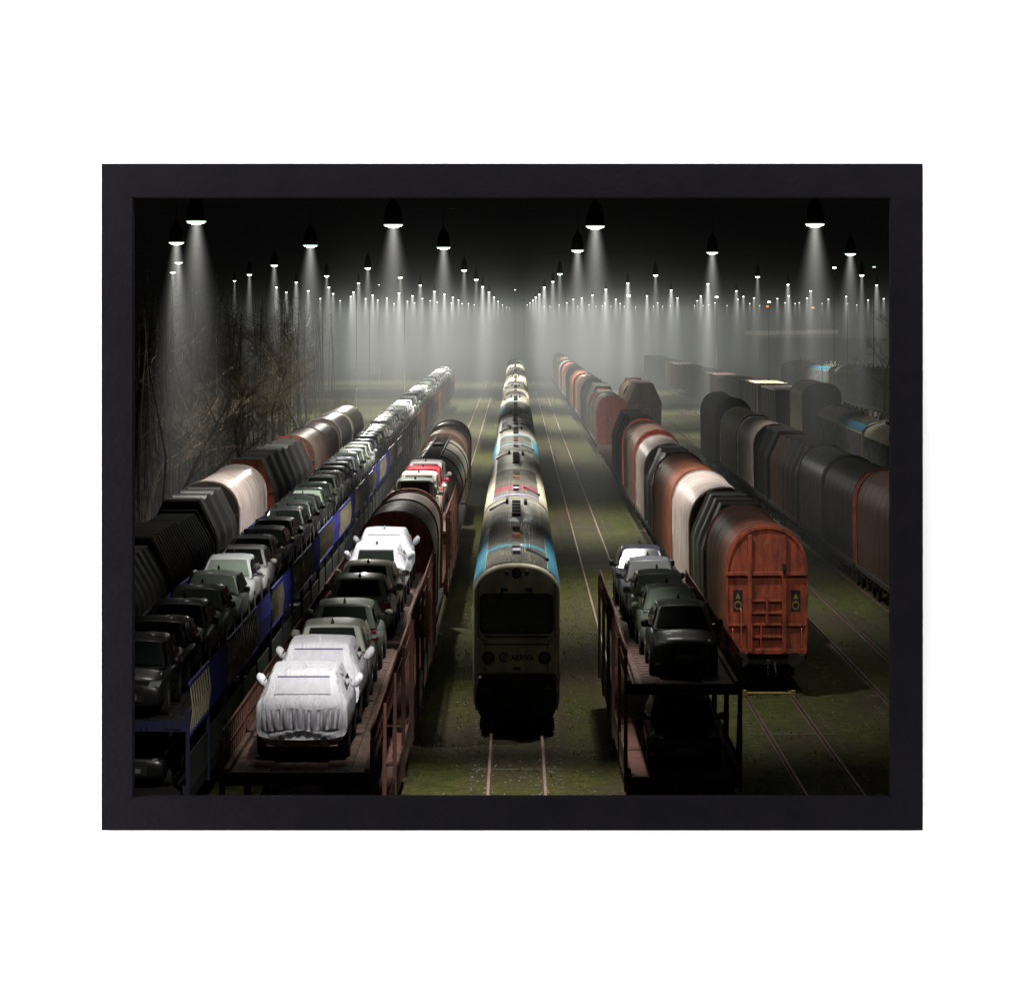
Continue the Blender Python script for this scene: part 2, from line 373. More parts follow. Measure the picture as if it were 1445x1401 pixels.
def carrier(name, label, group, x, y0, L, deck, style, zl=1.25):
    """two-deck car transporter wagon; y0 = near end; local origin at the near end"""
    root = thing(name, label, 'railway wagon', (x, y0, 0), 0, group)
    m = M_rust if style == 'red' else M_blue
    w = 1.42
    z = deck
    d = MB()
    d.box(-w, w, 0, L, z - .16, z - .06)
    for s in (-1, 1):
        d.box(s * .78 - .24, s * .78 + .24, .05, L - .05, z - .06, z - .02)
        d.box(s * 1.36 - .05, s * 1.36 + .05, 0, L, z - .06, z + .06)
    n = int(L / .55)
    for k in range(n): 
        yy = (k + .5) * L / n
        for s in (-1, 1): d.box(s * .78 - .22, s * .78 + .22, yy - .02, yy + .02, z - .02, z - .008)
    d.build('upper_deck', M_deck if style == 'red' else M_darksteel, root)
    e = MB(); e.box(-w - .03, w + .03, -.10, .0, z - .26, z + .0); e.box(-w + .1, -w + .45, -.14, -.10, z - .2, z - .12); e.box(w - .45, w - .1, -.14, -.10, z - .2, z - .12)
    for xx in (-.55, -.42, 0, .42, .55): e.box(xx - .02, xx + .02, -.15, -.10, z - .22, z - .10)
    e.build('end_beam', M_darksteel if style == 'red' else M_bluedark, root)
    ld = MB(); ld.box(-w, w, 0, L, zl - .25, zl - .05)
    for s in (-1, 1): ld.box(s * 1.40 - .06, s * 1.40 + .06, 0, L, zl - .30, zl + .18)
    ld.build('lower_deck', M_darksteel if style == 'blue' else M_rust, root)
    eb = MB(); eb.box(-1.3, 1.3, -.12, 0, .82, zl - .02); eb.build('headstock', M_darksteel, root)
    np_ = max(3, int(L / 4.4))
    for s in (-1, 1):
        for k in range(np_ + 1):
            yy = .06 + k * (L - .12) / np_
            p = MB(); p.box(s * 1.46 - .045, s * 1.46 + .045, yy - .055, yy + .055, .85, z + (.62 if style == 'red' else .2))
            if k < np_ : p.tube([(s * 1.44, yy + .1, z - .2), (s * 1.44, yy + .9, zl + .2)], .03, 4)
            p.build('post', m if style == 'red' else M_bluedark, root)
        r = MB(); zt = z + (.80 if style == 'red' else .2)
        if style == 'red':
            r.box(s * 1.43 - .02, s * 1.43 + .02, .1, L - .1, z + .74, z + .79)
            r.box(s * 1.43 - .015, s * 1.43 + .015, .1, L - .1, z + .36, z + .39)
            k = 0
            while .12 + k * .42 < L - .1:
                yy = .12 + k * .42; r.box(s * 1.43 - .013, s * 1.43 + .013, yy, yy + .03, z, z + .76); k += 1
            r.build('railing', M_rust, root)
            sp = MB(); sp.box(s * 1.455 - .012, s * 1.455 + .012, .3, L - .3, zl, zl + .4); sp.build('lower_side_panel', M_darksteel, root)
        else:
            seg = L / np_
            for k in range(np_):
                ya, yb = k * seg + .12, (k + 1) * seg - .0
                if (k + int(x * 10) ) % 3 == 1:
                    q = MB(); pr = []
                    nn = 14; g = []
                    for i in range(nn * 2 + 1):
                        yy = ya + (yb - ya) * i / (nn * 2); xo = s * (1.47 + (.03 if i % 2 else 0))
                        g.append([(xo, yy, z - .38), (xo + s * .05, yy, z + .25), (xo, yy, z + .85)])
                    q.loft(g, cap=False, closed=False); q.build('side_panel', M_blue, root)
                else:
                    q = MB()
                    for i in range(9):
                        yy = ya + (yb - ya) * (i + .5) / 9
                        q.loft([[(s * 1.47, yy - .07, z - .33), (s * 1.47, yy + .05, z - .33), (s * 1.50, yy + .05, z - .33), (s * 1.50, yy - .07, z - .33)],
                                [(s * 1.54, yy - .07, z + .2), (s * 1.54, yy + .05, z + .2), (s * 1.57, yy + .05, z + .2), (s * 1.57, yy - .07, z + .2)],
                                [(s * 1.47, yy - .07, z + .78), (s * 1.47, yy + .05, z + .78), (s * 1.50, yy + .05, z + .78), (s * 1.50, yy - .07, z + .78)]])
                    q.build('side_slats', M_slat, root)
                    fr = MB(); fr.box(s * 1.49 - .03, s * 1.49 + .03, ya, yb, z + .78, z + .84); fr.box(s * 1.49 - .03, s * 1.49 + .03, ya, yb, z - .40, z - .34)
                    fr.build('slat_frame', M_blue, root)
            sp = MB(); sp.box(s * 1.455 - .012, s * 1.455 + .012, .2, L - .2, zl, zl + .85); sp.build('lower_side_panel', M_green, root)
    wheels(root, (1.6, L * .5 - 1.2, L * .5 + 1.2, L - 1.6)) if L > 14 else wheels(root, (1.6, L - 1.6))
    buffers(root, -.1)
    return root

def prof_arch(w, z0, zs, zt, n=18):
    p = [(-w * .97, z0), (-w, zs)]
    for i in range(1, n):
        a = math.pi * (1 - i / n); p.append((w * math.copysign(abs(math.cos(a)) ** .9, math.cos(a)), zs + (zt - zs) * math.sin(a) ** .92))
    return p + [(w, zs), (w * .97, z0)]
def prof_oct(w, z0, zs, zt):
    return [(-w * .97, z0), (-w, zs - .25), (-w * .93, zs + .1), (-w * .5, zt), (w * .5, zt), (w * .93, zs + .1), (w, zs - .25), (w * .97, z0)]

def hood_wagon(label, group, x, y0, L, top, shoulder, sections, endmat=None, w=1.36, name='covered_wagon', detail=False):
    """sections: list of (shape, material, ribs) from near to far, telescoping"""
    root = thing(name, label, 'railway wagon', (x, y0, 0), 0, group)
    u = MB(); u.box(-1.2, 1.2, .1, L - .1, .85, 1.15); u.box(-w, w, .0, L, 1.15, 1.34)
    for k in range(int(L / 1.1)): 
        for s in (-1, 1): u.box(s * 1.3 - .06, s * 1.3 + .06, .6 + k * 1.1, .7 + k * 1.1, .95, 1.15)
    u.build('underframe', M_darksteel, root)
    n = len(sections); ys = [.25 + (L - .5) * i / n for i in range(n + 1)]
    for i, (shape, m, ribs) in enumerate(sections):
        k = 1 - .055 * (i % 2)
        ww = w * k; tt = top - (.14 if i % 2 else 0)
        pf = (prof_arch if shape == 'arch' else prof_oct)(ww, 1.36, shoulder, tt)
        ya, yb = ys[i], ys[i + 1] + (.0 if i == n - 1 else -.02)
        h = MB()
        segs = []
        inner = [(px * .965, 1.36 + (pz - 1.36) * .985) for px, pz in pf]
        # alternating raised ribs make the corrugated / stepped hood
        if ribs:
            nr = ribs
            for q in range(nr):
                a = ya + (yb - ya) * q / nr; b = ya + (yb - ya) * (q + 1) / nr
                if ribs >= 9: lo = [(px * .972, 1.36 + (pz - 1.36) * .988) for px, pz in pf]
                else: lo = [(px * .93, 1.36 + (pz - 1.36) * .965) for px, pz in pf]
                segs += [(a, pf), (a + (b - a) * .42, pf), (a + (b - a) * .5, lo), (b - (b - a) * .08, lo)]
            segs.append((yb, pf))
        else:
            segs = [(ya, pf), (ya + .12, pf), (ya + .13, inner)]
            deep = [(px * .955, 1.36 + (pz - 1.36) * .980) for px, pz in pf]; ns = max(2, int((yb - ya) / 1.9))
            for q in range(1, ns):
                yy = ya + (yb - ya) * q / ns; segs += [(yy - .05, inner), (yy - .035, deep), (yy + .035, deep), (yy + .05, inner)]
            segs += [(yb - .13, inner), (yb - .12, pf), (yb, pf)]
        h.loft([[(px, yy, pz) for px, pz in pp] for yy, pp in segs])
        h.build('hood', m, root, 28)
    em = endmat or M_dark
    shp = sections[0][0]
    for yy, s, nm in ((0.0, -1, 'end_wall'), (L, 1, 'end_wall')):
        pf = (prof_arch if shp == 'arch' else prof_oct)(w * .985, 1.2, shoulder - .05, top - .04)
        e = MB(); a, b = (yy, yy + .18) if s < 0 else (yy - .18, yy); e.prism(pf, a, b)
        eo = e.build(nm, em, root)
        if s < 0:
            for sx in (-1, 1):
                r = MB(); r.box(sx * .56 - .07, sx * .56 + .07, -.11, -.003, 1.25, top - .35 if shp == 'arch' else top - .2); r.build('end_rib', em, eo, bevel=.015)
            r = MB(); r.box(-w * .96, w * .96, -.09, -.003, shoulder - .10, shoulder + .02); r.box(-w * .96, w * .96, -.07, -.003, 1.20, 1.36)
            r.build('end_beam', em, eo, bevel=.015)
            if detail:
                r = MB()
                for zz in (1.72, 2.12, 2.5, 2.9): r.box(-.48, .48, -.075, -.004, zz, zz + .07)
                for zz in (2.1,): r.box(-w * .94, -.66, -.06, -.004, zz, zz + .08); r.box(.66, w * .94, -.06, -.004, zz, zz + .08)
                r.box(-.04, .04, -.10, -.004, 2.2, 3.1)
                r.build('crossbar', em, eo, bevel=.01)
                ar = MB(); pa = prof_arch(w * .985, 1.2, shoulder - .05, top - .04); pb = [(q * .95, 1.2 + (z - 1.2) * .975) for q, z in pa]
                nn = len(pa)
                ar.loft([[(q, -.05, z) for q, z in pa], [(q, -.05, z) for q, z in pb]], cap=False, closed=False)
                ar.loft([[(q, -.05, z) for q, z in pa], [(q, .0, z) for q, z in pa]], cap=False, closed=False)
                ar.loft([[(q, -.05, z) for q, z in pb], [(q, .0, z) for q, z in pb]], cap=False, closed=False)
                ar.build('arch_trim', em, eo, 30)
                for sx, zz in ((-.94, 2.95), (.94, 2.95), (0.0, 4.72)):
                    tr = MB(); k_ = .08 if zz < 4 else .07
                    tr.add([(sx - k_, -.012, zz + .05), (sx + k_, -.012, zz + .05), (sx, -.012, zz + .26)], [(0, 1, 2)])
                    tr.build('warning_triangle', M_yellow, eo, recalc=False)
                    if zz < 4:
                        bk = MB(); bk.box(sx - .15, sx + .15, -.008, -.003, zz - .36, zz + .33); bk.build('symbol_plate', M_blk, eo)
                        rg = MB(); rg.loft([[(sx + r_ * math.cos(a * math.pi / 10), -.013, zz - .16 + 1.2 * r_ * math.sin(a * math.pi / 10)) for a in range(20)] for r_ in (.085, .12)], cap=False)
                        rg.box(sx - .09, sx + .09, -.014, -.012, zz - .09, zz - .06); rg.build('warning_ring', M_yellow, eo)
                lm = MB(); lm.box(.50, .62, -.24, -.11, 3.95, 4.15); lm.box(.53, .59, -.2, -.11, 3.75, 3.95); lm.build('signal_bracket', M_darksteel, eo, bevel=.01)
                for pts in ([(-.5, -.12, 1.3), (-.5, -.14, 2.2)], [(-.2, -.12, 1.3), (-.2, -.14, 2.2)], [(-1.12, -.08, 1.45), (-1.12, -.18, 1.5), (-1.12, -.18, 2.0), (-1.12, -.08, 2.05)],
                            [(1.12, -.08, 1.45), (1.12, -.18, 1.5), (1.12, -.18, 2.0), (1.12, -.08, 2.05)], [(-.85, -.05, 1.4), (-.85, -.16, 1.5), (-.85, -.16, 2.6), (-.85, -.05, 2.7)]):
                    ld = MB(); ld.tube(pts, .02, 5); ld.build('grab_rail', M_redbright, eo, 40)
                st = MB(); 
                for sx in (-1, 1): st.box(sx * 1.0 - .22, sx * 1.0 + .22, -.3, -.02, .95, 1.2)
                st.build('step', M_darksteel, eo, bevel=.02)
    wheels(root, (1.7, 3.4, L - 3.4, L - 1.7) if L > 9 else (1.6, L - 1.6))
    buffers(root, 0)
    return root

def tank_wagon(label, group, x, y0, L, m, r=1.42, zc=3.4):
    root = thing('tank_wagon', label, 'railway wagon', (x, y0, 0), 0, group)
    u = MB(); u.box(-1.25, 1.25, 0, L, .9, 1.25); u.build('underframe', M_darksteel, root)
    t = MB(); n = 36; rings = []
    for yy, k in ((.5, .3), (.56, .62), (.7, .85), (.95, .97), (1.2, 1.), (L - 1.2, 1.), (L - .95, .97), (L - .7, .85), (L - .56, .62), (L - .5, .3)):
        rings.append([(r * k * math.cos(2 * math.pi * q / n), yy, zc + r * 1.12 * k * math.sin(2 * math.pi * q / n)) for q in range(n)])
    t.loft(rings); t.build('tank', m, root, 40)
    for k in range(3):
        yy = L * (.2 + .3 * k); b = MB()
        rg = lambda kk, y: [(r * kk * math.cos(2 * math.pi * q / n), y, zc + r * 1.12 * kk * math.sin(2 * math.pi * q / n)) for q in range(n)]
        b.loft([rg(1.0, yy - .16), rg(1.03, yy - .16), rg(1.03, yy + .16), rg(1.0, yy + .16)], cap=False); b.build('band', M_dark, root, 30)
    c = MB(); zt = zc + r * 1.12
    c.box(-.42, -.36, 1, L - 1, zt + .02, zt + .12); c.box(.36, .42, 1, L - 1, zt + .02, zt + .12)
    for k in range(int((L - 2) / .5)): c.box(-.36, .36, 1 + k * .5, 1.08 + k * .5, zt + .04, zt + .08)
    c.build('walkway', M_darksteel, root)
    h = MB(); h.lathe((0, L * .5, zt), [(.32, -.1), (.32, .22), (.24, .28), (.05, .3)], 18); h.build('hatch', M_darksteel, root, 40)
    for s in (0.35, L - .35):
        l_ = MB(); l_.tube([(-.3, s, 1.2), (-.3, s, zt)], .03, 5); l_.tube([(.3, s, 1.2), (.3, s, zt)], .03, 5)
        for k in range(10): l_.box(-.3, .3, s - .02, s + .02, 1.4 + k * .4, 1.44 + k * .4)
        l_.build('ladder', M_darksteel, root)
    wheels(root, (1.7, 3.2, L - 3.2, L - 1.7)); buffers(root, 0)
    return root

def coach(label, group, x, y0, L, kind, front=False, top=4.92, sh=4.22, w=1.29, rz=0, name='passenger_coach', ribbed=False):
    root = thing(name, label, 'railway coach', (x, y0, 0), rz, group)
    def roofprof(ww, z0, zt, n=16, rib=0.):
        p = []
        for i in range(n + 1):
            u = -1 + 2 * i / n
            zz = z0 + (zt - z0) * (1 - abs(u) ** 2.6) ** .75 if abs(u) < 1 else z0
            p.append((u * ww, zz + (rib if (rib and i % 2) else 0)))
        return p
    zb = .62
    pf = [(-w * .93, zb), (-w, 1.5)] + roofprof(w, sh, top - .03, 20) + [(w, 1.5), (w * .93, zb)]
    b = MB()
    if front:
        inn = lambda k: [(px * k, zb + (pz - zb) * (1 - (1 - k) * .9)) for px, pz in pf]
        b.loft([[(px, yy, pz) for px, pz in pp] for yy, pp in ((.0, inn(.962)), (.05, inn(.985)), (.14, pf), (L - .5, pf))])
    else: b.prism(pf, .15, L - .5)
    body = b.build('body', M_coach, root, 35)
    g = MB(); g.box(-.55, .55, L - .52, L + .12, .8, 4.1); g.build('gangway', M_blk, root)
    # corrugated roof skins in bands
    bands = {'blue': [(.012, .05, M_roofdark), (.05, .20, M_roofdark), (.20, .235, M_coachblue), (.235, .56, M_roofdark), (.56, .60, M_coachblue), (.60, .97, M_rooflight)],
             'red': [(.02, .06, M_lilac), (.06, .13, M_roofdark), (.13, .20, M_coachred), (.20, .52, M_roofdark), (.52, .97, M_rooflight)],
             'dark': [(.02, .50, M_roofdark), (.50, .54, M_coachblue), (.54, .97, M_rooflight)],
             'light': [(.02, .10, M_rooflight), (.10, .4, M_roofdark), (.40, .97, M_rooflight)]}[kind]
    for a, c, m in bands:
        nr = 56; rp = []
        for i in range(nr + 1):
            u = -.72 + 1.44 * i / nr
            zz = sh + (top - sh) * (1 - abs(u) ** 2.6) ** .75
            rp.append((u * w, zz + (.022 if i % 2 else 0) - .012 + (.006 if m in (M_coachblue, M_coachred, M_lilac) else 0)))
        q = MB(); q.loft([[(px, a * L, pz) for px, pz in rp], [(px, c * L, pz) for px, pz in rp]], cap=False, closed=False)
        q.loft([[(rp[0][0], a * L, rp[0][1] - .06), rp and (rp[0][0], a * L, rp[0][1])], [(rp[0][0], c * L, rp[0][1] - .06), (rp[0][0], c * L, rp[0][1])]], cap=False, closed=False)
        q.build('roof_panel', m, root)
    sm = M_coachblue if kind in ('blue', 'dark') else M_coach
    for s in (-1, 1):
        st = MB(); g = []
        for k in range(7):
            u = .735 + .26 * k / 6; zz = sh + (top - sh) * (max(0, 1 - u ** 2.6)) ** .75
            g.append([(s * (u * w + .006), .16, zz + .004), (s * (u * w + .006), L * (.58 if kind == 'blue' else .5), zz + .004)])
        st.loft(g, cap=False, closed=False); st.build('cantrail_stripe', sm, root, 60)
        wn = MB(); k = 0
        nwin = int((L - 4) / 2.2)
        for k in range(nwin):
            a = 2.2 + k * 2.2; wo = MB(); wo.box(s * (w + .002) - .012, s * (w + .002) + .012, a, a + 1.4, 2.3, 3.2); wo.build('window', M_frontglass, root)
        sk = MB(); sk.box(s * (w - .14), s * (w - .06), 1, L - 1.2, .45, .9); sk.build('skirt', M_blk, root)
    if ribbed:
        for s in (-1, 1):
            rb = MB(); g = []; n_ = int(L / .28)
            for i in range(n_ * 2 + 1):
                yy = .3 + (L - 1.0) * i / (n_ * 2); xo = s * (w + .012 + (.05 if i % 2 else 0))
                g.append([(xo, yy, 1.3), (xo, yy, sh - .1)])
            rb.loft(g, cap=False, closed=False); rb.build('side_panel', mat('ribbed_silver', (.42, .45, .46), .35, .4, .4, 2, (1, .3, 1), col2=(.2, .22, .23)), root)
        for k in range(9):
            v = MB(); v.box(-.09, .09, L * (.1 + .09 * k), L * (.1 + .09 * k) + .4, top, top + .35); v.build('roof_vent', M_white, root)
    # roof equipment
    zt = top
    for k, (yy, ln, m) in enumerate(((.10, .9, M_lilac), (.16, .6, M_roofdark), (.32, .5, M_orange), (.42, .7, M_roofdark))):
        v = MB(); v.box(-.13, .13, yy * L, yy * L + ln, zt - .02, zt + .13); v.build('roof_vent', m, root, bevel=.03)
    for k in range(5):
        v = MB(); yy = (.64 + .055 * k) * L; v.box(-.16, .16, yy, yy + .05 * L * .55, zt - .02, zt + .12); v.build('roof_vent', M_dark, root, bevel=.03)
    v = MB(); v.tube([(-1.0, L * .86, top - .22), (-.35, L * .90, top + .02)], .05, 6); v.build('roof_pipe', M_blk, root)
    v = MB(); v.box(.3, .42, L * .85, L * .9, top - .06, top + .14); v.build('roof_box', M_blk, root); v = MB(); v.box(-.40, -.30, L * .87, L * .92, top - .06, top + .16); v.build('roof_box', M_blk, root)
    v = MB(); v.tube([(.35, L * .15, top + .02), (.95, L * .11, top - .2)], .06, 6)
    v.build('roof_pipe', M_blk, root)
    wheels(root, (2.6, 5.2, L - 5.2, L - 2.6))
    if front:
        def face_prism(pts, y0_, y1_, name, m, bev=0, parent=root): 
            q = MB(); q.prism(pts, y0_, y1_); return q.build(name, m, parent, bevel=bev)
        def rrect(x0, x1, z0, z1, r, n=6):
            p = []
            for cx, cz, a0 in ((x1 - r, z1 - r, 0), (x0 + r, z1 - r, 90), (x0 + r, z0 + r, 180), (x1 - r, z0 + r, 270)):
                for i in range(n + 1):
                    a = R(a0 + 90 * i / n); p.append((cx + r * math.cos(a), cz + r * math.sin(a)))
            return p
        fr = face_prism(rrect(-1.09, 1.09, 2.83, 4.02, .16), -.03, -.002, 'windscreen_frame', M_blk)
        ws = face_prism(rrect(-1.02, 1.02, 2.90, 3.95, .12), -.045, -.032, 'windscreen', M_frontglass)
        face_prism([(-.012, 2.9), (.012, 2.9), (.012, 3.95), (-.012, 3.95)], -.055, -.046, 'windscreen_divider', M_blk)
        for s in (-1, 1):
            wq = MB(); wq.tube([(s * .40, -.07, 4.12), (s * .46, -.09, 3.98), (s * .62, -.075, 3.55)], .022, 5); wq.box(s * .36 - .1, s * .36 + .1, -.08, -.01, 4.08, 4.18); wq.build('wiper', M_blk, root)
        # rubber door edge lines
        ln = MB()
        for s in (-1, 1):
            ln.tube([(s * 1.13, -.012, 4.3), (s * 1.13, -.012, 2.75), (s * .98, -.012, 2.62), (s * .9, -.012, 2.6)], .014, 5)
            ln.tube([(s * .92, -.012, 2.55), (s * .92, -.012, 1.7)], .012, 5)
        ln.box(-.98, .98, -.014, -.001, 2.50, 2.53); ln.box(-.95, .95, -.03, -.001, 2.72, 2.76)
        ln.build('seal_line', M_blk, root)
        hr = MB(); hr.tube([(-.85, -.02, 2.60), (-.85, -.10, 2.63), (.85, -.10, 2.63), (.85, -.02, 2.60)], .018, 6); hr.build('handrail', M_coach, root, 40)
        for xx, rr_ in ((-.30, .075), (0, .15), (.30, .075)):
            l_ = MB(); l_.lathe((0, 0, 0), [(rr_ * .2, .02), (rr_ * .75, .03), (rr_, .0), (rr_, -.03)], 20)
            l_.v = [(x_ + xx, -z_ - .01, y_ * 1.15 + 4.62) for x_, y_, z_ in l_.v]; l_.build('marker_light', M_frontglass, root, 40)
        for s in (-1, 1):
            l_ = MB(); l_.lathe((0, 0, 0), [(.10, .06), (.15, .07), (.185, .05), (.19, -.01)], 24)
            l_.v = [(x_ + s * .83, -z_ - .0, y_ + 2.12) for x_, y_, z_ in l_.v]; hl = l_.build('headlight', M_blk, root, 40)
            k_ = MB(); k_.lathe((0, 0, 0), [(.02, .075), (.09, .07), (.13, .055), (.13, .02)], 20)
            k_.v = [(x_ + s * .83, -z_ - .01, y_ + 2.12) for x_, y_, z_ in k_.v]; k_.build('lens', mat('coach_lens', (.10, .10, .09), .1, 0, .2, 8), hl, 40)
        tx = bpy.data.curves.new('lettering', 'FONT'); tx.body = 'ARRIVA'; tx.size = .25; tx.extrude = .004; tx.align_x = 'LEFT'
        tx.offset = .006
        to = bpy.data.objects.new('tmp', tx); COL.objects.link(to)
        dg = bpy.context.evaluated_depsgraph_get(); me = bpy.data.meshes.new_from_object(to.evaluated_get(dg)); bpy.data.objects.remove(to)
        xs = [v.co.x for v in me.vertices]; sc = .68 / (max(xs) - min(xs))
        for v in me.vertices: v.co = Vector((-.17 + (v.co.x - min(xs)) * sc, -.012 - v.co.z, 2.04 + v.co.y * .98))
        me.materials.clear(); me.materials.append(mat('lettering_navy', (.03, .045, .06), .5, 0, 0))
        lo = bpy.data.objects.new('lettering', me); COL.objects.link(lo); lo.parent = root
        lg = MB(); cx, cz = -.37, 2.13
        lg.loft([[(cx + r_ * math.cos(a * math.pi / 16), -.014, cz + r_ * 1.1 * math.sin(a * math.pi / 16)) for a in range(1, 29)] for r_ in (.10, .135)], cap=False, closed=False)
        lg.tube([(cx - .06, -.016, cz - .06), (cx - .02, -.016, cz + .05), (cx + .04, -.016, cz + .07)], .016, 5)
        lg.tube([(cx + .06, -.016, cz + .06), (cx + .02, -.016, cz - .05), (cx - .04, -.016, cz - .07)], .016, 5)
        lg.build('logo', mat('lettering_navy'), root)
        nb = MB(); nb.box(-.11, .11, -.012, -.002, 1.76, 1.84); nb.build('number_patch', M_blk, root)
        # black crash skirt and buffers
        sk = MB(); sk.loft([[(-1.06, -.22, 1.66), (1.06, -.22, 1.66), (1.24, .3, 1.66), (-1.24, .3, 1.66)],
                            [(-1.12, -.34, 1.55), (1.12, -.34, 1.55), (1.27, .3, 1.5), (-1.27, .3, 1.5)],
                            [(-1.20, -.36, 1.1), (1.20, -.36, 1.1), (1.28, .3, 1.1), (-1.28, .3, 1.1)],
                            [(-1.20, -.34, .75), (1.20, -.34, .75), (1.27, .3, .75), (-1.27, .3, .75)],
                            [(-.98, -.26, .30), (.98, -.26, .30), (1.05, .3, .30), (-1.05, .3, .30)],
                            [(-.80, -.18, .14), (.80, -.18, .14), (.85, .3, .14), (-.85, .3, .14)]])
        sk.build('front_skirt', M_blk, root, bevel=.03)
        buffers(root, -.3, z=1.1, m=M_blk)
    return root

# ------------------------------------------------------------------ GROUND AND TRACKS
def ground_mat(name, bed=False):
    m = bpy.data.materials.new(name); m.use_nodes = True; nt = m.node_tree; N = nt.nodes; L = nt.links; b = N['Principled BSDF']
    tc = N.new('ShaderNodeTexCoord')
    def nz(sc, det=8, st=(1, 1, 1), ro=.6):
        mp = N.new('ShaderNodeMapping'); mp.inputs['Scale'].default_value = st; L.new(tc.outputs['Object'], mp.inputs[0])
        n = N.new('ShaderNodeTexNoise'); n.inputs['Scale'].default_value = sc; n.inputs['Detail'].default_value = det; n.inputs['Roughness'].default_value = ro
        L.new(mp.outputs[0], n.inputs['Vector']); return n.outputs['Fac']
    def ramp(f, stops):
        r = N.new('ShaderNodeValToRGB'); e = r.color_ramp.elements
        while len(e) > 1: e.remove(e[-1])
        e[0].position = stops[0][0]; e[0].color = (*stops[0][1], 1)
        for p, c in stops[1:]: q = e.new(p); q.color = (*c, 1)
        L.new(f, r.inputs['Fac']); return r.outputs['Color']
    def mix(f, a, c, mode='MIX'):
        x = N.new('ShaderNodeMix'); x.data_type = 'RGBA'; x.blend_type = mode
        if isinstance(f, float): x.inputs['Factor'].default_value = f
        else: L.new(f, x.inputs['Factor'])
        L.new(a, x.inputs['A']); L.new(c, x.inputs['B']); return x.outputs['Result']
    moss = ramp(nz(2.2, 9, ro=.75), [(.30, (.018, .021, .007)), (.46, (.055, .066, .014)), (.60, (.092, .104, .022)), (.8, (.15, .14, .045))])
    dirt = ramp(nz(6, 9, ro=.75), [(.3, (.03, .024, .016)), (.55, (.075, .058, .038)), (.8, (.13, .11, .08))])
    sel = ramp(nz(.22, 6, (1, .35, 1)), [(.47, (0, 0, 0)), (.66, (1, 1, 1))] if not bed else [(.40, (0, 0, 0)), (.60, (1, 1, 1))])
    c = mix(sel, moss, dirt)
    big = ramp(nz(.05, 4, (1, .5, 1)), [(.3, (.55, .55, .55)), (.7, (1.25, 1.2, 1.0))])
    c = mix(1.0, c, big, 'MULTIPLY')
    fine = ramp(nz(16, 6, ro=.8), [(.35, (.35, .35, .35)), (.5, (.95, .95, .95)), (.66, (1.9, 1.9, 1.7))])
    c = mix(1.0, c, fine, 'MULTIPLY')
    L.new(c, b.inputs['Base Color']); b.inputs['Roughness'].default_value = .92; b.inputs['Specular IOR Level'].default_value = .25
    bp = N.new('ShaderNodeBump'); bp.inputs['Strength'].default_value = .9; bp.inputs['Distance'].default_value = .12
    L.new(nz(7, 10, ro=.7), bp.inputs['Height']); L.new(bp.outputs[0], b.inputs['Normal'])
    return m
M_ground = ground_mat('mossy_ground'); M_bed = ground_mat('mossy_ballast', True)
g = MB(); g.add([(-900, -60, -.18), (900, -60, -.18), (900, 3500, -.18), (-900, 3500, -.18)], [(0, 1, 2, 3)])
tag(g.build('ground', M_ground), kind='structure')
g = MB(); g.add([(-17.2, 118, -.165), (-32, 520, -.165), (-160, 520, -.165), (-90, 118, -.165)], [(0, 1, 2, 3)])  # dark sheet laid to put shade on the ground under the wood
tag(g.build('forest_floor', mat('leaf_litter_shaded', (.035, .028, .018), .95, 0, .5, .8, col2=(.015, .014, .008), bump=.5, bscale=3)), kind='structure')
M_railm = mat('rail_steel', (.50, .40, .32), .35, .35, .5, 3, (1, .2, 1), col2=(.25, .18, .13))
M_railside = mat('rail_side', (.10, .06, .04), .8, .2, .4, 5)
M_raildark = mat('rail_steel_dull', (.16, .13, .11), .4, .6, .5, 3, (1, .2, 1), col2=(.09, .06, .045))
M_sleeper = mat('sleeper', (.10, .085, .065), .9, 0, .5, 3, col2=(.04, .05, .02), bump=.5)
def track(x, y0, y1, rail=M_railm, curve=None):
    cx = lambda y: x + (curve(y) if curve else 0)
    n = 1 if not curve else 24
    ys = [y0 + (y1 - y0) * i / n for i in range(n + 1)]
    b = MB(); b.loft([[(cx(y) - 1.55, y, -.165), (cx(y) - 1.1, y, -.115), (cx(y) + 1.1, y, -.115), (cx(y) + 1.55, y, -.165)] for y in ys], cap=False, closed=False)
    tag(b.build('track_bed', M_bed), kind='structure')
    r = MB()
    for s in (-1, 1):
        r.m = 0; r.loft([[(cx(y) + s * .74 - .036, y, -.003), (cx(y) + s * .74 + .036, y, -.003)] for y in ys], cap=False, closed=False)
        r.m = 1
        for e in (-1, 1): r.loft([[(cx(y) + s * .74 + e * .036, y, -.003), (cx(y) + s * .74 + e * .02, y, -.03), (cx(y) + s * .74 + e * .02, y, -.09), (cx(y) + s * .74 + e * .07, y, -.112)] for y in ys], cap=False, closed=False)
    tag(r.build('rails', [rail, M_railside], recalc=False), kind='structure')
    s_ = MB(); y = y0
    while y < min(y1, 330):
        s_.box(cx(y) - 1.25, cx(y) + 1.25, y, y + .24, -.16, -.122 + random.uniform(-.012, .008)); y += .62
    tag(s_.build('sleepers', M_sleeper), kind='structure')
track(.04, 50, 900)
track(4.0, 50, 700)
track(-4.3, 50, 700)
track(8.2, 50, 650, M_raildark)
track(-9.0, 50, 700, M_raildark, lambda y: -max(0, y - 97) * .0042 if y < 330 else -.98)
track(-12.7, 60, 420, M_raildark)
track(12.6, 60, 600, M_raildark)
track(16.3, 60, 420, M_raildark)
track(21.5, 90, 420, M_raildark)
track(27.0, 120, 620, M_raildark)
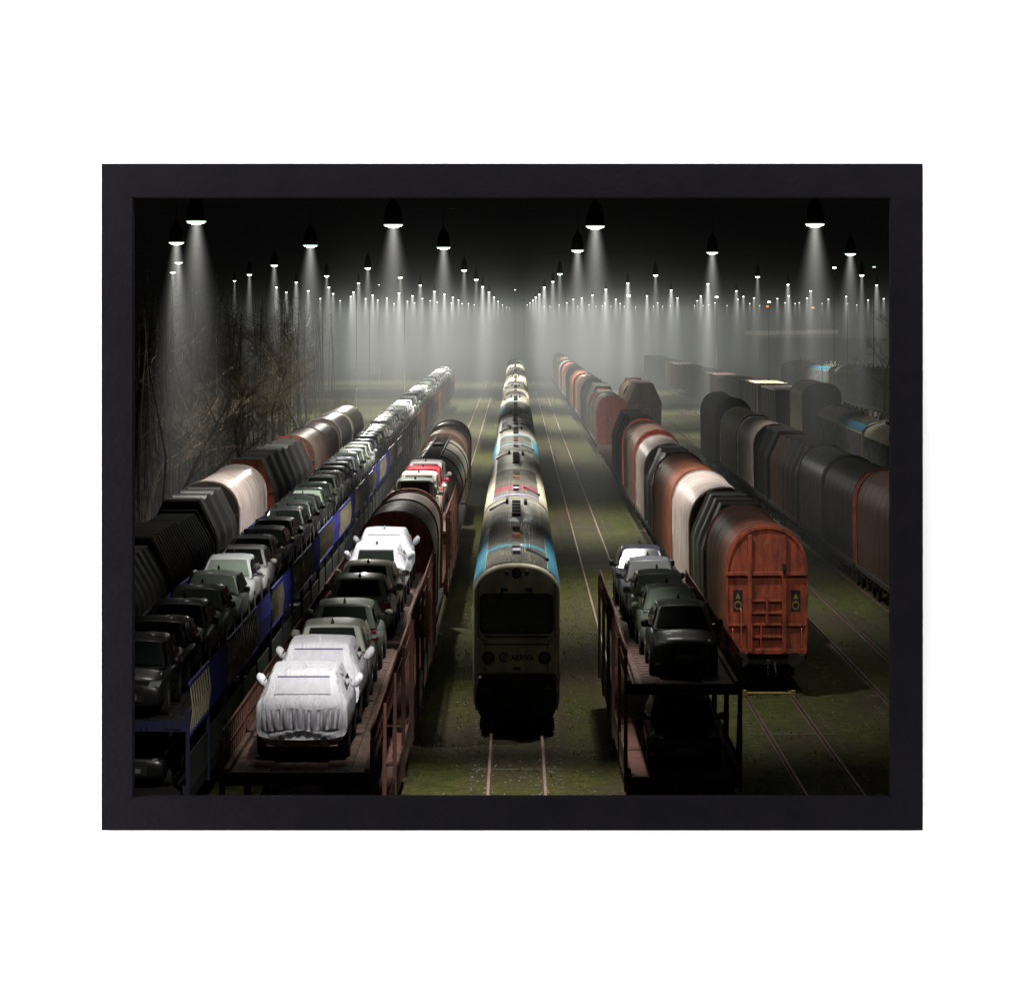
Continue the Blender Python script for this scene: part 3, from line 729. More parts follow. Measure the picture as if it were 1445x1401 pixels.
# gravel crossing road far down the yard
g = MB(); g.add([(-40, 462, -.10), (60, 520, -.10), (60, 530, -.10), (-40, 470, -.10)], [(0, 1, 2, 3)])
tag(g.build('gravel_road', mat('gravel', (.30, .28, .24), .9, 0, .5, 2)), kind='structure')

# loose pale stones and grass tufts in the near ground
st = MB()
for k in range(1500):
    d = 68 + 60 * random.random() ** 1.5; x = random.choice([random.uniform(-3.4, 3.4), random.uniform(-2.2, 2.2), random.uniform(6, 15)])
    if random.random() < .5: x = .04 + random.choice((-1, 1)) * random.gauss(.95, .35)
    s = random.uniform(.012, .038); a = random.random() * 3
    st.add([(x + s * math.cos(a + q * 1.57) * random.uniform(.7, 1.2), d + s * math.sin(a + q * 1.57), -.115 if abs(x) < 1.2 else -.18) for q in range(4)] + [(x, d, (-.115 if abs(x) < 1.2 else -.18) + s * 1.1)], [(0, 1, 4), (1, 2, 4), (2, 3, 4), (3, 0, 4)])
tag(st.build('ballast_stones', mat('pale_stone', (.34, .33, .29), .85, 0, .5, 8)), 'small pale stones strewn along the mossy rails', 'gravel', kind='stuff')
gr = MB()
for k in range(26000):
    d = 66 + 75 * random.random() ** 1.4; x = random.uniform(-3.6, 16)
    if noise.noise(Vector((x * .6, d * .25, 3))) < -.05: continue
    if abs(abs(x - .04) - .74) < .09: continue
    hh = random.uniform(.02, .065); a = random.random() * 6.28; zz = -.115 if min(abs(x - c) for c in (.04, 4, 8.2, 12.6)) < 1.1 else -.17
    for q in range(2):
        b_ = a + q * 2; w_ = .018
        gr.add([(x - w_ * math.sin(b_), d + w_ * math.cos(b_), zz), (x + w_ * math.sin(b_), d - w_ * math.cos(b_), zz), (x + .04 * math.cos(b_), d + .04 * math.sin(b_), zz + hh)], [(0, 1, 2)])
tag(gr.build('grass', mat('grass_blade', (.075, .10, .022), .8, 0, .5, 1.5, col2=(.14, .13, .04)), recalc=False), 'short mossy grass growing between the rails', 'grass', kind='stuff')

# ------------------------------------------------------------------ CENTRAL PASSENGER TRAIN
G = 'coaches of the passenger train on the middle track'
cd = [(88, 'blue'), (119.5, 'red'), (161, 'blue'), (194, 'light'), (224, 'blue'), (267, 'light'), (308, 'light'), (353, 'light'), (393, 'light'), (438, 'light')]
for i, (d, k) in enumerate(cd):
    d2 = cd[i + 1][0] if i + 1 < len(cd) else 480
    look = {'blue': 'blue edged roof bands', 'red': 'a red band across its ribbed roof', 'light': 'a pale ribbed roof in the haze'}[k]
    lab = 'cream leading coach with blue roof edges and dark windscreen on the middle track' if i == 0 else f'{ordw(i)} coach of the middle train, with {look}'
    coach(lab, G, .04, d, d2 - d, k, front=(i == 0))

# ------------------------------------------------------------------ ROW H (left of centre)
XH = -4.22; DK = 3.45
GH = 'red car transporter wagons left of the passenger train'
carrier('car_transporter_wagon', 'rusty red car transporter wagon nearest the bottom edge, carrying the wrapped white cars', GH, XH, 57.5, 21.3, DK, 'red')
carrier('car_transporter_wagon', 'rusty red car transporter wagon right behind the nearest one, ending at the brown covered wagon', GH, XH, 79.8, 22.2, DK, 'red')
GC = 'cars on the top deck of the red transporters left of the middle train'
CZ = DK - .008
def hcar(kind, col, d, lab, **k): car(kind, col, XH - .02, d, CZ, 'rear', lab, GC, **k)
hcar('wrapped', (1, 1, 1), 61.0, 'white wrapped car with gathered folds over its tailgate, nearest the bottom edge', sz=1.16)
hcar('wrapped', (1, 1, 1), 65.9, 'white wrapped car standing just ahead of the nearest wrapped car', sz=1.16)
hcar('estate_car', (.52, .54, .50), 70.5, 'pale grey estate car in front of the two nearest wrapped cars', sz=1.13)
hcar('estate_car', (.13, .15, .13), 75.4, 'dark grey estate car ahead of the pale grey estate on the nearest red transporter', sz=1.13)
hcar('estate_car', (.20, .23, .19), 82.6, 'dark green estate car at the near end of the second red transporter', sz=1.13)
hcar('hatchback_car', (.66, .66, .56), 87.2, 'cream hatchback between the dark green estate and the wrapped pair', sz=1.13)
hcar('wrapped_open', (1, 1, 1), 92.4, 'white wrapped car whose dark rear window is uncovered', sz=1.18)
hcar('wrapped', (1, 1, 1), 97.6, 'white wrapped car with a peaked cover, next to the brown covered wagon', sz=1.24)
GM = 'mixed wagons left of the passenger train'
hood_wagon('brown round-roofed covered wagon with rusty red end behind the wrapped cars', GM, XH, 104.5, 14.5, 5.35, 3.9, [('arch', M_brown, 0), ('arch', M_brown, 0)], M_red)
carrier('car_transporter_wagon', 'red transporter wagon carrying four tall vans between brown wagon and tank wagon', GH, XH, 120, 23, DK, 'red')
for kind, col, d, lab in (('van_car', (.13, .16, .14), 124.3, 'dark grey van with wide green rear window behind the brown covered wagon'),
                          ('van_car', (.55, .54, .45), 129.4, 'cream van between the dark grey van and the crimson van'),
                          ('van_car', (.42, .035, .06), 134.4, 'crimson van between a cream van and a white van'),
                          ('van_car', (.85, .82, .82), 139.4, 'tall white van standing just before the banded tank wagon')):
    car(kind, col, XH + .1, d, CZ, 'rear', lab, 'vans on the top deck of the red transporter', sz=1.12)
tank_wagon('steel tank wagon with dark bands and a roof walkway behind the vans', GM, XH + .1, 145, 27, M_tank, 1.45, 3.5)
hood_wagon('dark brown round-roofed wagon at the far end of the line left of the passenger train', GM, XH, 174, 22, 5.3, 3.9, [('arch', M_brown, 0), ('arch', M_brown, 0), ('arch', M_brown, 0)], M_brown)

# ------------------------------------------------------------------ ROW I (long double-deck car train on the left)
def XI(y): return -9.0 - (max(0, y - 97) * .0042 if y < 330 else .98)
GI = 'double-deck car transporter wagons of the long left-hand train'
GIC = 'cars on the top deck of the long left-hand transporter train'
cols = {'black': (.012, .013, .014), 'dark green': (.03, .042, .033), 'grey-green': (.17, .20, .17), 'white': (.80, .80, .80), 'silver': (.55, .57, .60),
        'slate blue': (.10, .12, .18), 'navy': (.03, .04, .10), 'pale green': (.30, .34, .29)}
seq = ['black', 'black', 'dark green', 'grey-green', 'grey-green', 'silver', 'white', 'silver', 'slate blue', 'black', 'black', 'black', 'black', 'dark green', 'dark green',
       'pale green', 'white', 'silver', 'slate blue', 'navy', 'black', 'grey-green', 'pale green', 'white', 'navy', 'black', 'grey-green', 'dark green']
d = 68.5; n = 0; ci = 0
while d < 405:
    style = 'blue' if d < 190 else 'red'
    dk = 2.95 if style == 'blue' else 3.1
    lab = (f'blue slat-sided car transporter, {ordw(n)} from the near end of the left-hand car train' if style == 'blue'
           else f'rusty hazy car transporter, {ordw(n)} from the near end of the left-hand car train')
    if d < 310:
        carrier('car_transporter_wagon', lab, GI, XI(d + 11), d, 22.6, dk, style)
    else:   # far ones, too small to show parts beyond the main ones
        root = thing('car_transporter_wagon', lab, 'railway wagon', (XI(d), d, 0), 0, GI)
        b = MB(); b.box(-1.42, 1.42, 0, 22.6, dk - .16, dk - .02); b.build('upper_deck', M_deck, root)
        b = MB(); b.box(-1.42, 1.42, 0, 22.6, .9, 1.2); b.build('lower_deck', M_darksteel, root)
        for k in range(6):
            for s in (-1, 1): b = MB(); b.box(s * 1.44 - .05, s * 1.44 + .05, k * 4.48, k * 4.48 + .12, .9, dk + .6); b.build('post', M_rust, root)
        wheels(root, (1.6, 21))
    for k in range(5):
        y = d + 2.35 + k * 4.47 + random.uniform(-.12, .12)
        c = seq[ci] if ci < len(seq) else random.choice(['white', 'white', 'white', 'silver', 'pale green', 'grey-green', 'dark green'])
        kind = 'hatchback_car' if (ci * 7) % 5 else 'estate_car'
        gl = (.02, .03, .026) if random.random() < .6 or c == 'black' else (.22, .27, .23)  # the paler glass has a reflection painted into its colour
        car(kind, cols[c], XI(y) + random.uniform(-.05, .05), y, dk - .008, 'front', f'{c} car, {ordw(ci)} from the near end of the left-hand car train', GIC, glass=gl, sz=1.12)
        if ci in (7, 8, 9, 10, 14, 15, 16, 17, 18, 19, 24):
            cc = [q for q in COL.objects if q.type == 'EMPTY' and q.get('group') == GIC][-1]
            nt_ = MB(); zz = 1.33 if kind == 'hatchback_car' else 1.36
            nt_.add([(.30, -.475, zz - .09), (.48, -.475, zz - .09), (.48, -.385, zz + .02), (.30, -.385, zz + .02)], [(0, 1, 2, 3)])
            nt_.build('paper_note', M_plate, cc, recalc=False)
        ci += 1
    d += 23.4; n += 1
# lower deck cars one can make out
car('hatchback_car', (.006, .006, .007), XI(70), 71.3, 1.2, 'front', 'black hatchback on the lower deck of the nearest blue transporter', 'cars on lower decks', sz=1.0)
car('hatchback_car', (.02, .022, .03), XI(70), 75.9, 1.2, 'front', 'dark hatchback on the lower deck, second car under the nearest blue transporter', 'cars on lower decks', sz=1.0)
# dealer notes stuck on windscreens
for i, y in enumerate((68.5 + 23.4 * 1 + 2.35 + 4.47 * k for k in (4,))): pass

# ------------------------------------------------------------------ ROW J (leftmost covered wagons)
GJ = 'covered wagons of the leftmost line'
J = [(84, 13.6, 'dark ribbed covered wagon at the left edge, nearest of the leftmost line', [('oct', M_dark, 10)], M_dark, 4.7, 3.6),
     (98.3, 14.2, 'dark ribbed covered wagon with brown cast, second in the leftmost line', [('oct', M_brown, 10), ('oct', M_dark, 10)], M_dark, 4.9, 3.7),
     (113.2, 8.6, 'dark faceted hood wagon in front of the pinkish white hood', [('oct', M_dark, 3)], M_dark, 5.2, 3.9),
     (122.4, 14.0, 'round-hooded wagon with pinkish white roof in the leftmost line', [('arch', M_white, 0)], M_brown, 5.4, 4.0),
     (140.5, 27, 'dark stepped octagonal hood wagon with rusty end in the leftmost line', [('oct', M_green, 3), ('oct', M_dark, 3)], M_red, 5.4, 3.9),
     (168.5, 25, 'brown round-hooded wagon beside the blue transporters', [('arch', M_brown, 0), ('arch', M_brown, 0)], M_brown, 5.4, 4.0),
     (194.5, 13.5, 'white round-hooded wagon, last but one of the leftmost line', [('arch', M_white, 0)], M_dark, 5.45, 4.0),
     (209, 14.5, 'cream round-hooded wagon at the far end of the leftmost line', [('arch', M_cream, 0)], M_cream, 5.45, 4.0)]
for d, L_, lab, sec, em, top, sh in J: hood_wagon(lab, GJ, -12.7, d, L_, top, sh, sec, em)

# ------------------------------------------------------------------ RIGHT CARRIER (row B)
carrier('car_transporter_wagon', 'open rusty car transporter wagon right of the passenger train carrying five hatchbacks', 'car transporter right of the passenger train', 4.02, 71.2, 22.5, DK, 'red').scale.x = .94
GB = 'hatchbacks on the transporter right of the passenger train'
for i, (c, gl, lab) in enumerate((((.022, .028, .020), (.008, .010, .009), 'dark olive hatchback at the near end of the right-hand transporter'),
                                  ((.12, .15, .11), (.24, .30, .25), 'dark green hatchback behind the nearest one on the right-hand transporter'),  # paler windscreens carry reflected fog in their colour
                                  ((.28, .32, .25), (.36, .43, .37), 'grey-green hatchback in the middle of the right-hand transporter'),
                                  ((.35, .36, .42), (.55, .58, .58), 'silver hatchback with bright windscreen on the right-hand transporter'),
                                  ((.055, .06, .085), (.06, .07, .08), 'navy hatchback at the far end of the right-hand transporter'))):
    car('hatchback_car', c, 4.13 - .06 * i, 74.4 + i * 4.45, CZ, 'front', lab, GB, glass=gl, sz=1.12).scale.x = .93
car('hatchback_car', (.006, .007, .008), 4.15, 74.6, 1.2, 'front', 'black hatchback on the lower deck of the right-hand transporter', 'cars on lower decks', sz=1.05)

# ------------------------------------------------------------------ ROW C (right covered wagons)
GCW = 'covered wagons of the line right of the empty track'
C = [(97, 10.6, 'red covered wagon with arched end wall, nearest of the right-hand covered line', [('arch', M_orange, 0)], M_red, 5.42, 3.85, True),
     (108.3, 8.2, 'dark stepped hood wagon just behind the nearest red covered wagon', [('oct', M_green, 3)], M_dark, 5.35, 3.9, False),
     (117.3, 13.0, 'long white round-hooded wagon behind the dark stepped hood', [('arch', M_white, 0)], M_brown, 5.45, 3.9, False),
     (131, 16.5, 'rust orange round-hooded wagon behind the long white hood', [('arch', M_orange, 0)], M_brown, 5.45, 3.9, False),
     (148.2, 9.5, 'dark hooded wagon between the rust orange and the short white hoods', [('oct', M_dark, 2)], M_dark, 5.3, 3.9, False),
     (158.4, 11.5, 'short white hooded wagon in front of the bright red arched end', [('arch', M_white, 0)], M_dark, 5.4, 3.9, False),
     (171.5, 19.5, 'bright red arched-end wagon behind the short white hood', [('arch', M_brown, 0), ('arch', M_brown, 0)], M_redbright, 5.6, 4.0, False),
     (192, 20, 'dark green faceted wagon in front of the bright red open-looking wagon', [('oct', M_green, 3), ('oct', M_green, 3)], M_dark, 5.5, 4.0, False),
     (251, 26, 'bright red arched wagon standing apart after a gap in the right-hand line', [('arch', M_brown, 0), ('oct', M_green, 3)], M_redbright, 5.35, 3.9, False),
     (278, 30, 'dark octagonal stepped wagon behind the separate bright red one', [('oct', M_green, 3), ('oct', M_dark, 3)], M_dark, 5.5, 4.0, False),
     (309, 34, 'brown round-hooded wagon with grey front rim far along the right-hand line', [('arch', M_brown, 0), ('arch', M_orange, 0)], M_orange, 5.5, 4.0, False),
     (344, 38, 'reddish round-hooded wagon far along the right-hand line', [('arch', M_orange, 0), ('arch', M_brown, 0)], M_dark, 5.4, 3.9, False),
     (383, 40, 'red wagon with white front roof rim, third from the far end of the right-hand line', [('arch', M_white, 0), ('arch', M_red, 0)], M_red, 5.5, 3.9, False),
     (424, 44, 'white round-hooded wagon in the haze, last but one of the right-hand line', [('arch', M_white, 0), ('arch', M_cream, 0)], M_brown, 5.5, 3.9, False),
     (470, 44, 'white round-hooded wagon in the haze at the far end of the right-hand line', [('arch', M_white, 0)], M_brown, 5.5, 3.9, False)]
for d, L_, lab, sec, em, top, sh, det in C:
    xx = 8.2 - max(0, d - 300) * .004
    if d == 97: hood_wagon(lab, GCW, xx, d, L_, top, sh, sec, em, detail=True)
    else: hood_wagon(lab, GCW, xx, d, L_, top, sh, sec, em)
# flat wagon bridging the gap
r = thing('flat_wagon', 'low empty flat wagon between the dark green wagon and the bright red one', 'railway wagon', (8.2, 213, 0))
b = MB(); b.box(-1.35, 1.35, 0, 36, 1.0, 1.3); b.build('deck', M_rust, r); wheels(r, (2, 4, 32, 34)); buffers(r, 0)
hood_wagon('dark brown octagonal covered wagon alone on the track behind the right-hand line', None, 11.4, 262, 26, 6.1, 4.6, [('oct', M_brown, 3), ('arch', M_brown, 0)], M_brown, w=1.5)
# yellow wheel stop clamped on the rails
b = MB(); b.tube([(8.2 - .8, 96.2, .02), (8.2 + .8, 96.2, .02)], .045, 8)
for s in (-1, 1): b.box(8.2 + s * .78 - .07, 8.2 + s * .78 + .07, 96.1, 96.3, -.1, .12)
tag(b.build('wheel_stop', M_yellow, None, 40), 'yellow wheel stop bar lying across the rails below the nearest red wagon', 'wheel stop')

# ------------------------------------------------------------------ ROW E (far right covered wagons)
GE = 'covered wagons of the line along the right edge'
M_shadowdark = mat('hood_dark_shaded', (.016, .016, .015), .5, .0, .5, 2, (.5, 2, .6), col2=(.008, .008, .008), bump=.15, spec=.3)  # dark hood paint deepened further in place of this row's shade
M_shadowbrown = mat('hood_brown_shaded', (.055, .026, .018), .5, 0, .5, 1.6, (.6, 2, .6), col2=(.02, .014, .012), bump=.3, spec=.3)  # darker copy of the brown hood, shade put into its colour
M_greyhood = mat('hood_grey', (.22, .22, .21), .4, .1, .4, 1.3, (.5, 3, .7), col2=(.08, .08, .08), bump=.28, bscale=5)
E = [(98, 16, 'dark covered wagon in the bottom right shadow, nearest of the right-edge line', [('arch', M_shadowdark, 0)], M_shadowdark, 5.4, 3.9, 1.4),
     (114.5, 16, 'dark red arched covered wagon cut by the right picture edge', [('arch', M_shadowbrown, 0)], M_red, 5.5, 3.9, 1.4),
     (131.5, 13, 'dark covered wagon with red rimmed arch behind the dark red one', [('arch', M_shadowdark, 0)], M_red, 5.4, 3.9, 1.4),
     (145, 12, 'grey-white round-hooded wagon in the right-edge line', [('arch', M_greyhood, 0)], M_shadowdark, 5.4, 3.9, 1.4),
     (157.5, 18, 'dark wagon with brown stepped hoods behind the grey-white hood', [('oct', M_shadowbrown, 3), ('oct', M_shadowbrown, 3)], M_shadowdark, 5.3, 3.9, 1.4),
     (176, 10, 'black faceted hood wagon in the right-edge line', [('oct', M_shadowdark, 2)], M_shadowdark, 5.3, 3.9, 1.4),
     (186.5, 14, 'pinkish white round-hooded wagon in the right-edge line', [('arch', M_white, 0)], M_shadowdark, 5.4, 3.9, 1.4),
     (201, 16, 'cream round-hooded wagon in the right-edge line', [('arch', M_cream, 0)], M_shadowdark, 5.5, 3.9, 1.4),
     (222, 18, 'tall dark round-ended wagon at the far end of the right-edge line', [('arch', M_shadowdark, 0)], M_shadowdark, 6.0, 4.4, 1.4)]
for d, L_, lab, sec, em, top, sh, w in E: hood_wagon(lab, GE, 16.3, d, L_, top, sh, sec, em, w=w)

# ------------------------------------------------------------------ FAR RIGHT: coaches, boxy wagons, loco
GF = 'blue-edged coaches parked on the far right'
coach('nearest blue-edged silver coach by the right edge, seen from its ribbed side', GF, 22.2, 150, 33, 'dark', top=5.6, sh=4.9, w=1.5, ribbed=True, rz=R(-1.2))
coach('second blue-edged silver coach by the right edge, behind the yellow-striped wagon', GF, 22.95, 184, 35, 'dark', top=5.6, sh=4.9, w=1.5, ribbed=True, rz=R(-1.2))
coach('pale blue-edged coach, right one of the two distant coaches', GF, 44.4, 345, 33, 'dark', top=5.7, sh=5.0, w=1.7, rz=R(4), ribbed=True)
coach('pale blue-edged coach, left one of the two distant coaches', GF, 41.8, 381, 32, 'dark', top=5.7, sh=5.0, w=1.7, rz=R(6), ribbed=True)
GK = 'boxy goods wagons far on the right'
def box_wagon(lab, x, d, L_, top, m, roofm):
    r = thing('box_wagon', lab, 'railway wagon', (x, d, 0), 0, GK)
    b = MB(); b.box(-1.5, 1.5, 0, L_, 1.0, top); b.build('body', m, r, bevel=.04)
    b = MB(); b.box(-1.56, 1.56, -.05, L_ + .05, top + .003, top + .12); b.build('roof', roofm, r, bevel=.03)
    for s in (-1, 1):
        b = MB(); b.box(s * 1.44 - .06, s * 1.44 + .06, -.06, -.003, 1.0, top); b.box(s * .5 - .05, s * .5 + .05, -.05, -.003, 1.0, top); b.build('end_post', M_amber, r)
        b = MB()
        for k in range(int(L_ / 2)): b.box(s * 1.5 - .05, s * 1.5 + .05, 1 + k * 2, 1.12 + k * 2, 1.0, top - .02)
        b.build('side_rib', M_dark, r)
    b = MB(); b.box(-.4, .4, -.03, -.004, 1.1, top - 1); b.build('end_door', M_olive, r)
    wheels(r, (2, L_ - 2)); buffers(r, 0); return r
box_wagon('dark box wagon with grey roof just behind the yellow-lit round wagon', 25.6, 276, 15, 5.1, M_dark, M_white)
box_wagon('dark box wagon with a bright white roof and amber edges', 25.6, 297, 20, 5.2, M_dark, M_cream)
box_wagon('dark box wagon with amber corner posts behind the white-roofed one', 25.6, 320, 28, 4.8, M_dark, M_dark)
for k, d in enumerate((352, 392, 436, 484, 532)):
    box_wagon(f'small hazy box wagon, {ordw(k)} behind the amber-cornered one', 26.0, d, 34, 4.6 - .1 * k, M_dark if k % 2 else M_brown, M_brown)
r = hood_wagon('round-ended dark wagon with yellow door strips, in front of the boxy wagons', None, 27.0, 262, 12, 6.2, 4.9, [('arch', M_cream, 0)], M_dark, w=1.75)
b = MB()
for xx in (-.95, -.72, .72, 1.0): b.box(xx - .04, xx + .04, -.13, -.1, 1.5, 4.3)
b.build('yellow_strip', M_amber, r)
b = MB(); b.box(-.3, .3, -.14, -.11, 2.0, 4.4); b.build('end_door', M_olive, r)
for s in (-.75, -.4): b = MB(); b.cyl((s, -.16, 5.15), .10, .06, 'y', 12); b.build('marker_light', M_plate, r)

# distant station building and platform canopy
r = thing('station_building', 'low dark building under the lamps at the far right', 'building', (62, 640, 0))
b = MB(); b.box(-8, 22, 0, 20, -.2, 6.4); b.build('wall', M_wallb, r)
b = MB(); b.box(-8.4, 22.4, -.6, 20.6, 6.41, 6.8); b.build('roof', M_dark, r)
for k in range(9): b = MB(); b.box(-6.5 + 3 * k, -5 + 3 * k, -.05, -.003, 3.2, 4.8); b.build('window', M_frontglass, r)
r = thing('platform_canopy', 'long white lit canopy roof in front of the far building', 'canopy', (52, 600, 0))
for k in range(3):
    b = MB(); b.box(-5.5 + k * 6.3, .3 + k * 6.3, -2, 3, 7.9 + .12 * k, 8.7 + .1 * k); b.build('roof', M_canopy, r, bevel=.1)
    b = MB(); b.box(-2.8 + k * 6.3, -2.5 + k * 6.3, .2, .5, -.2, 7.9); b.build('column', M_pole, r)

# ------------------------------------------------------------------ YARD LAMPS
def beam_mat(name, a, tint, tail=.30, fall=4.5):
    m = bpy.data.materials.new(name); m.use_nodes = True; nt = m.node_tree; N = nt.nodes; L = nt.links
    N.remove(N['Principled BSDF']); out = N['Material Output']
    tc = N.new('ShaderNodeTexCoord'); sx = N.new('ShaderNodeSeparateXYZ'); L.new(tc.outputs['Object'], sx.inputs[0])
    def ma(op, x, y=None, z=None):
        n = N.new('ShaderNodeMath'); n.operation = op
        for i, v in enumerate((x, y, z)):
            if v is None: continue
            if isinstance(v, (int, float)): n.inputs[i].default_value = v
            else: L.new(v, n.inputs[i])
        return n.outputs[0]
    t = ma('MAXIMUM', ma('MULTIPLY', sx.outputs['Z'], -1.0), 0.0)
    w = ma('MULTIPLY_ADD', t, .175, .15)
    r2 = ma('ADD', ma('MULTIPLY', sx.outputs['X'], sx.outputs['X']), ma('MULTIPLY', sx.outputs['Y'], sx.outputs['Y']))
    gs = ma('EXPONENT', ma('MULTIPLY', ma('DIVIDE', r2, ma('MULTIPLY', w, w)), -1.0))
    f = ma('ADD', ma('MULTIPLY', ma('EXPONENT', ma('MULTIPLY', t, -1 / 1.0)), a), ma('MULTIPLY', ma('EXPONENT', ma('MULTIPLY', t, -1 / fall)), a * tail))
    e = ma('DIVIDE', ma('MULTIPLY', gs, f), w)
    em = N.new('ShaderNodeEmission'); em.inputs['Color'].default_value = (*tint, 1); L.new(e, em.inputs['Strength'])  # cone glows by itself in place of lamplight scattered in haze
    L.new(em.outputs[0], out.inputs['Volume'])
    m.cycles.volume_step_rate = 1.0
    return m
BEAM = beam_mat('beam_glow', .36, (1, .99, .93), .24)
BEAMFAR = beam_mat('beam_glow_far', .46, (1, .99, .93), .42, 6.0)
BEAMDIM = beam_mat('beam_glow_dim', .24, (1, .99, .93), .35, 4.5)
def beam_mesh(parent):
    b = MB(); b.lathe((0, 0, 0), [(.04, 0), (.34, -.02), (.34 + .35 * 4, -4.0), (.34 + .35 * 12, -12), (.04, -12.02)], 14)
    return b.build('light_beam', BEAM, parent)
def make_lamp(nm='yard_lamp'):
    root = thing(nm, 'lamp', 'lamp')
    s = MB(); s.lathe((0, 0, 0), [(.46, .0), (.465, .03), (.46, .30), (.40, .58), (.28, .82), (.14, .98), (.07, 1.04), (.05, 1.2), (.0, 1.2)], 24); s.build('shade', M_shade, root, 40)
    r = MB(); r.lathe((0, 0, 0), [(.30, -.05), (.47, -.05), (.475, .0), (.30, .0)], 24); r.build('rim', M_rimlit, root, 40)
    l = MB(); l.lathe((0, 0, 0), [(.40, -.045), (.39, -.075), (.26, -.095), (.22, -.13), (.02, -.14)], 20); l.build('lens', M_lens, root, 60)
    h = MB(); h.tube([(0, 0, 1.18), (0, 0, 2.3)], .018, 5); h.build('hanger', M_shade, root)
    beam_mesh(root).location = (0, 0, -.1)
    return root
ZL = H + 3.75
LAMPS = [(277, 312), (249, 342), (252, 370), (244, 384), (331, 396), (352, 387), (387, 374), (390, 405), (418, 398), (438, 346), (435, 410), (461, 389), (464, 405), (470, 414), (495, 418),
 (555, 317), (626, 349), (519, 378), (506, 399), (655, 381), (565, 391), (672, 394), (681, 404), (593, 402), (613, 411), (627, 415), (639, 419), (647, 423), (690, 412), (697, 419), (703, 425),
 (526, 416), (499, 412), (516, 421), (546, 420), (563, 413), (582, 417), (596, 421), (533, 423), (575, 425), (585, 427), (607, 424), (617, 426), (637, 427), (652, 428), (661, 428), (669, 430),
 (709, 430), (715, 433), (719, 434), (840, 319), (815, 353), (790, 386), (780, 397), (768, 405), (761, 415), (756, 419), (752, 423), (748, 427), (744, 430), (886, 399), (855, 408), (836, 416),
 (821, 420), (809, 422), (800, 427), (854, 427), (869, 422), (875, 428), (831, 430), (841, 432), (850, 431), (789, 430), (776, 432), (768, 432), (897, 433), (881, 432), (862, 432), (815, 432),
 (1150, 316), (1005, 356), (1200, 358), (925, 388), (1069, 390), (999, 400), (947, 409), (956, 420), (913, 417), (1039, 410), (1041, 422), (1049, 418), (1064, 420), (1058, 428), (1112, 401),
 (1113, 417), (1122, 428), (1144, 410), (1139, 420), (1169, 422), (1194, 418), (1196, 428), (1216, 388), (1237, 402), (1225, 423), (1247, 421), (989, 417), (984, 424), (980, 431), (992, 431),
 (928, 427), (935, 432), (946, 431), (922, 432), (1000, 430), (1009, 427), (1026, 431), (1072, 431), (1097, 421), (1108, 427), (1128, 427), (404, 412), (452, 421), (480, 424), (556, 428), (1160, 428), (1209, 430)]
LAB1 = {(277, 312): 'large hanging yard lamp near the top left corner', (555, 317): 'large hanging yard lamp above the left-hand transporter line, lit from a black bell',
 (840, 319): 'large black bell lamp hanging just right of the passenger train', (1150, 316): 'large bell lamp hanging near the top right corner',
 (626, 349): 'middle-sized bell lamp hanging left of the passenger train', (815, 353): 'middle-sized bell lamp below and left of the large one right of the train',
 (1005, 356): 'middle-sized bell lamp between the two large right-hand lamps', (438, 346): 'middle-sized bell lamp above the bare trees',
 (1200, 358): 'dim bell lamp below and right of the top right lamp', (249, 342): 'slim tilted-looking lamp below and left of the top left lamp'}
LP = make_lamp(); first = True
_b = [c for c in LP.children if c.name.startswith('light_beam')][0]
FARM = _b.data.copy(); FARM.materials[0] = BEAMFAR
DIMM = _b.data.copy(); DIMM.materials[0] = BEAMDIM
spots = []
for i, (px, py) in enumerate(LAMPS):
    d = 15750 / (HY - py); x = X_at(px, d)
    o = LP if first else copy_tree(LP); first = False
    o.location = (x, d, ZL)
    side = 'left' if px < 722 else 'right'
    if (px, py) in LAB1: lab = LAB1[(px, py)]
    elif py < 402:
        nb = sum(1 for q in LAMPS if q not in LAB1 and q[1] < 402 and (q[0] < 722) == (px < 722) and abs(q[0] - 722) < abs(px - 722))
        lab = f'small hanging lamp {side} of the train, {ordw(nb)} outward from the middle of that size'
    else:
        zone = 'over the bare trees' if px < 500 else 'over the left-hand lines' if px < 722 else 'over the right-hand covered wagons' if px < 960 else 'over the far right sidings'
        lab = f'tiny distant yard lamp in the haze {zone}'
    tag(o, lab, 'lamp', 'hanging lamps lighting the yard')
    s = 1.0
    if py > 380: s = 1 + (py - 380) / 60 * .9
    wd = max(.42, min(.85, .85 - (py - 345) * .0085))
    o.scale = (s * wd, s * wd, s * 1.05) if py < 396 else (s * .30, s * .30, s * .85)
    if py < 414: spots.append((x, d, 1.0))
    if py > 396 or px in (1200, 1216, 1237) or px < 400:
        for c in o.children:
            if c.name.startswith('light_beam'):
                if py > 396: c.scale = (2.3, 2.3, 1.65)
                c.data = FARM if 490 < px < 1000 and py > 396 and random.random() < .72 else DIMM; c.scale.z *= random.uniform(.75, 1.25)
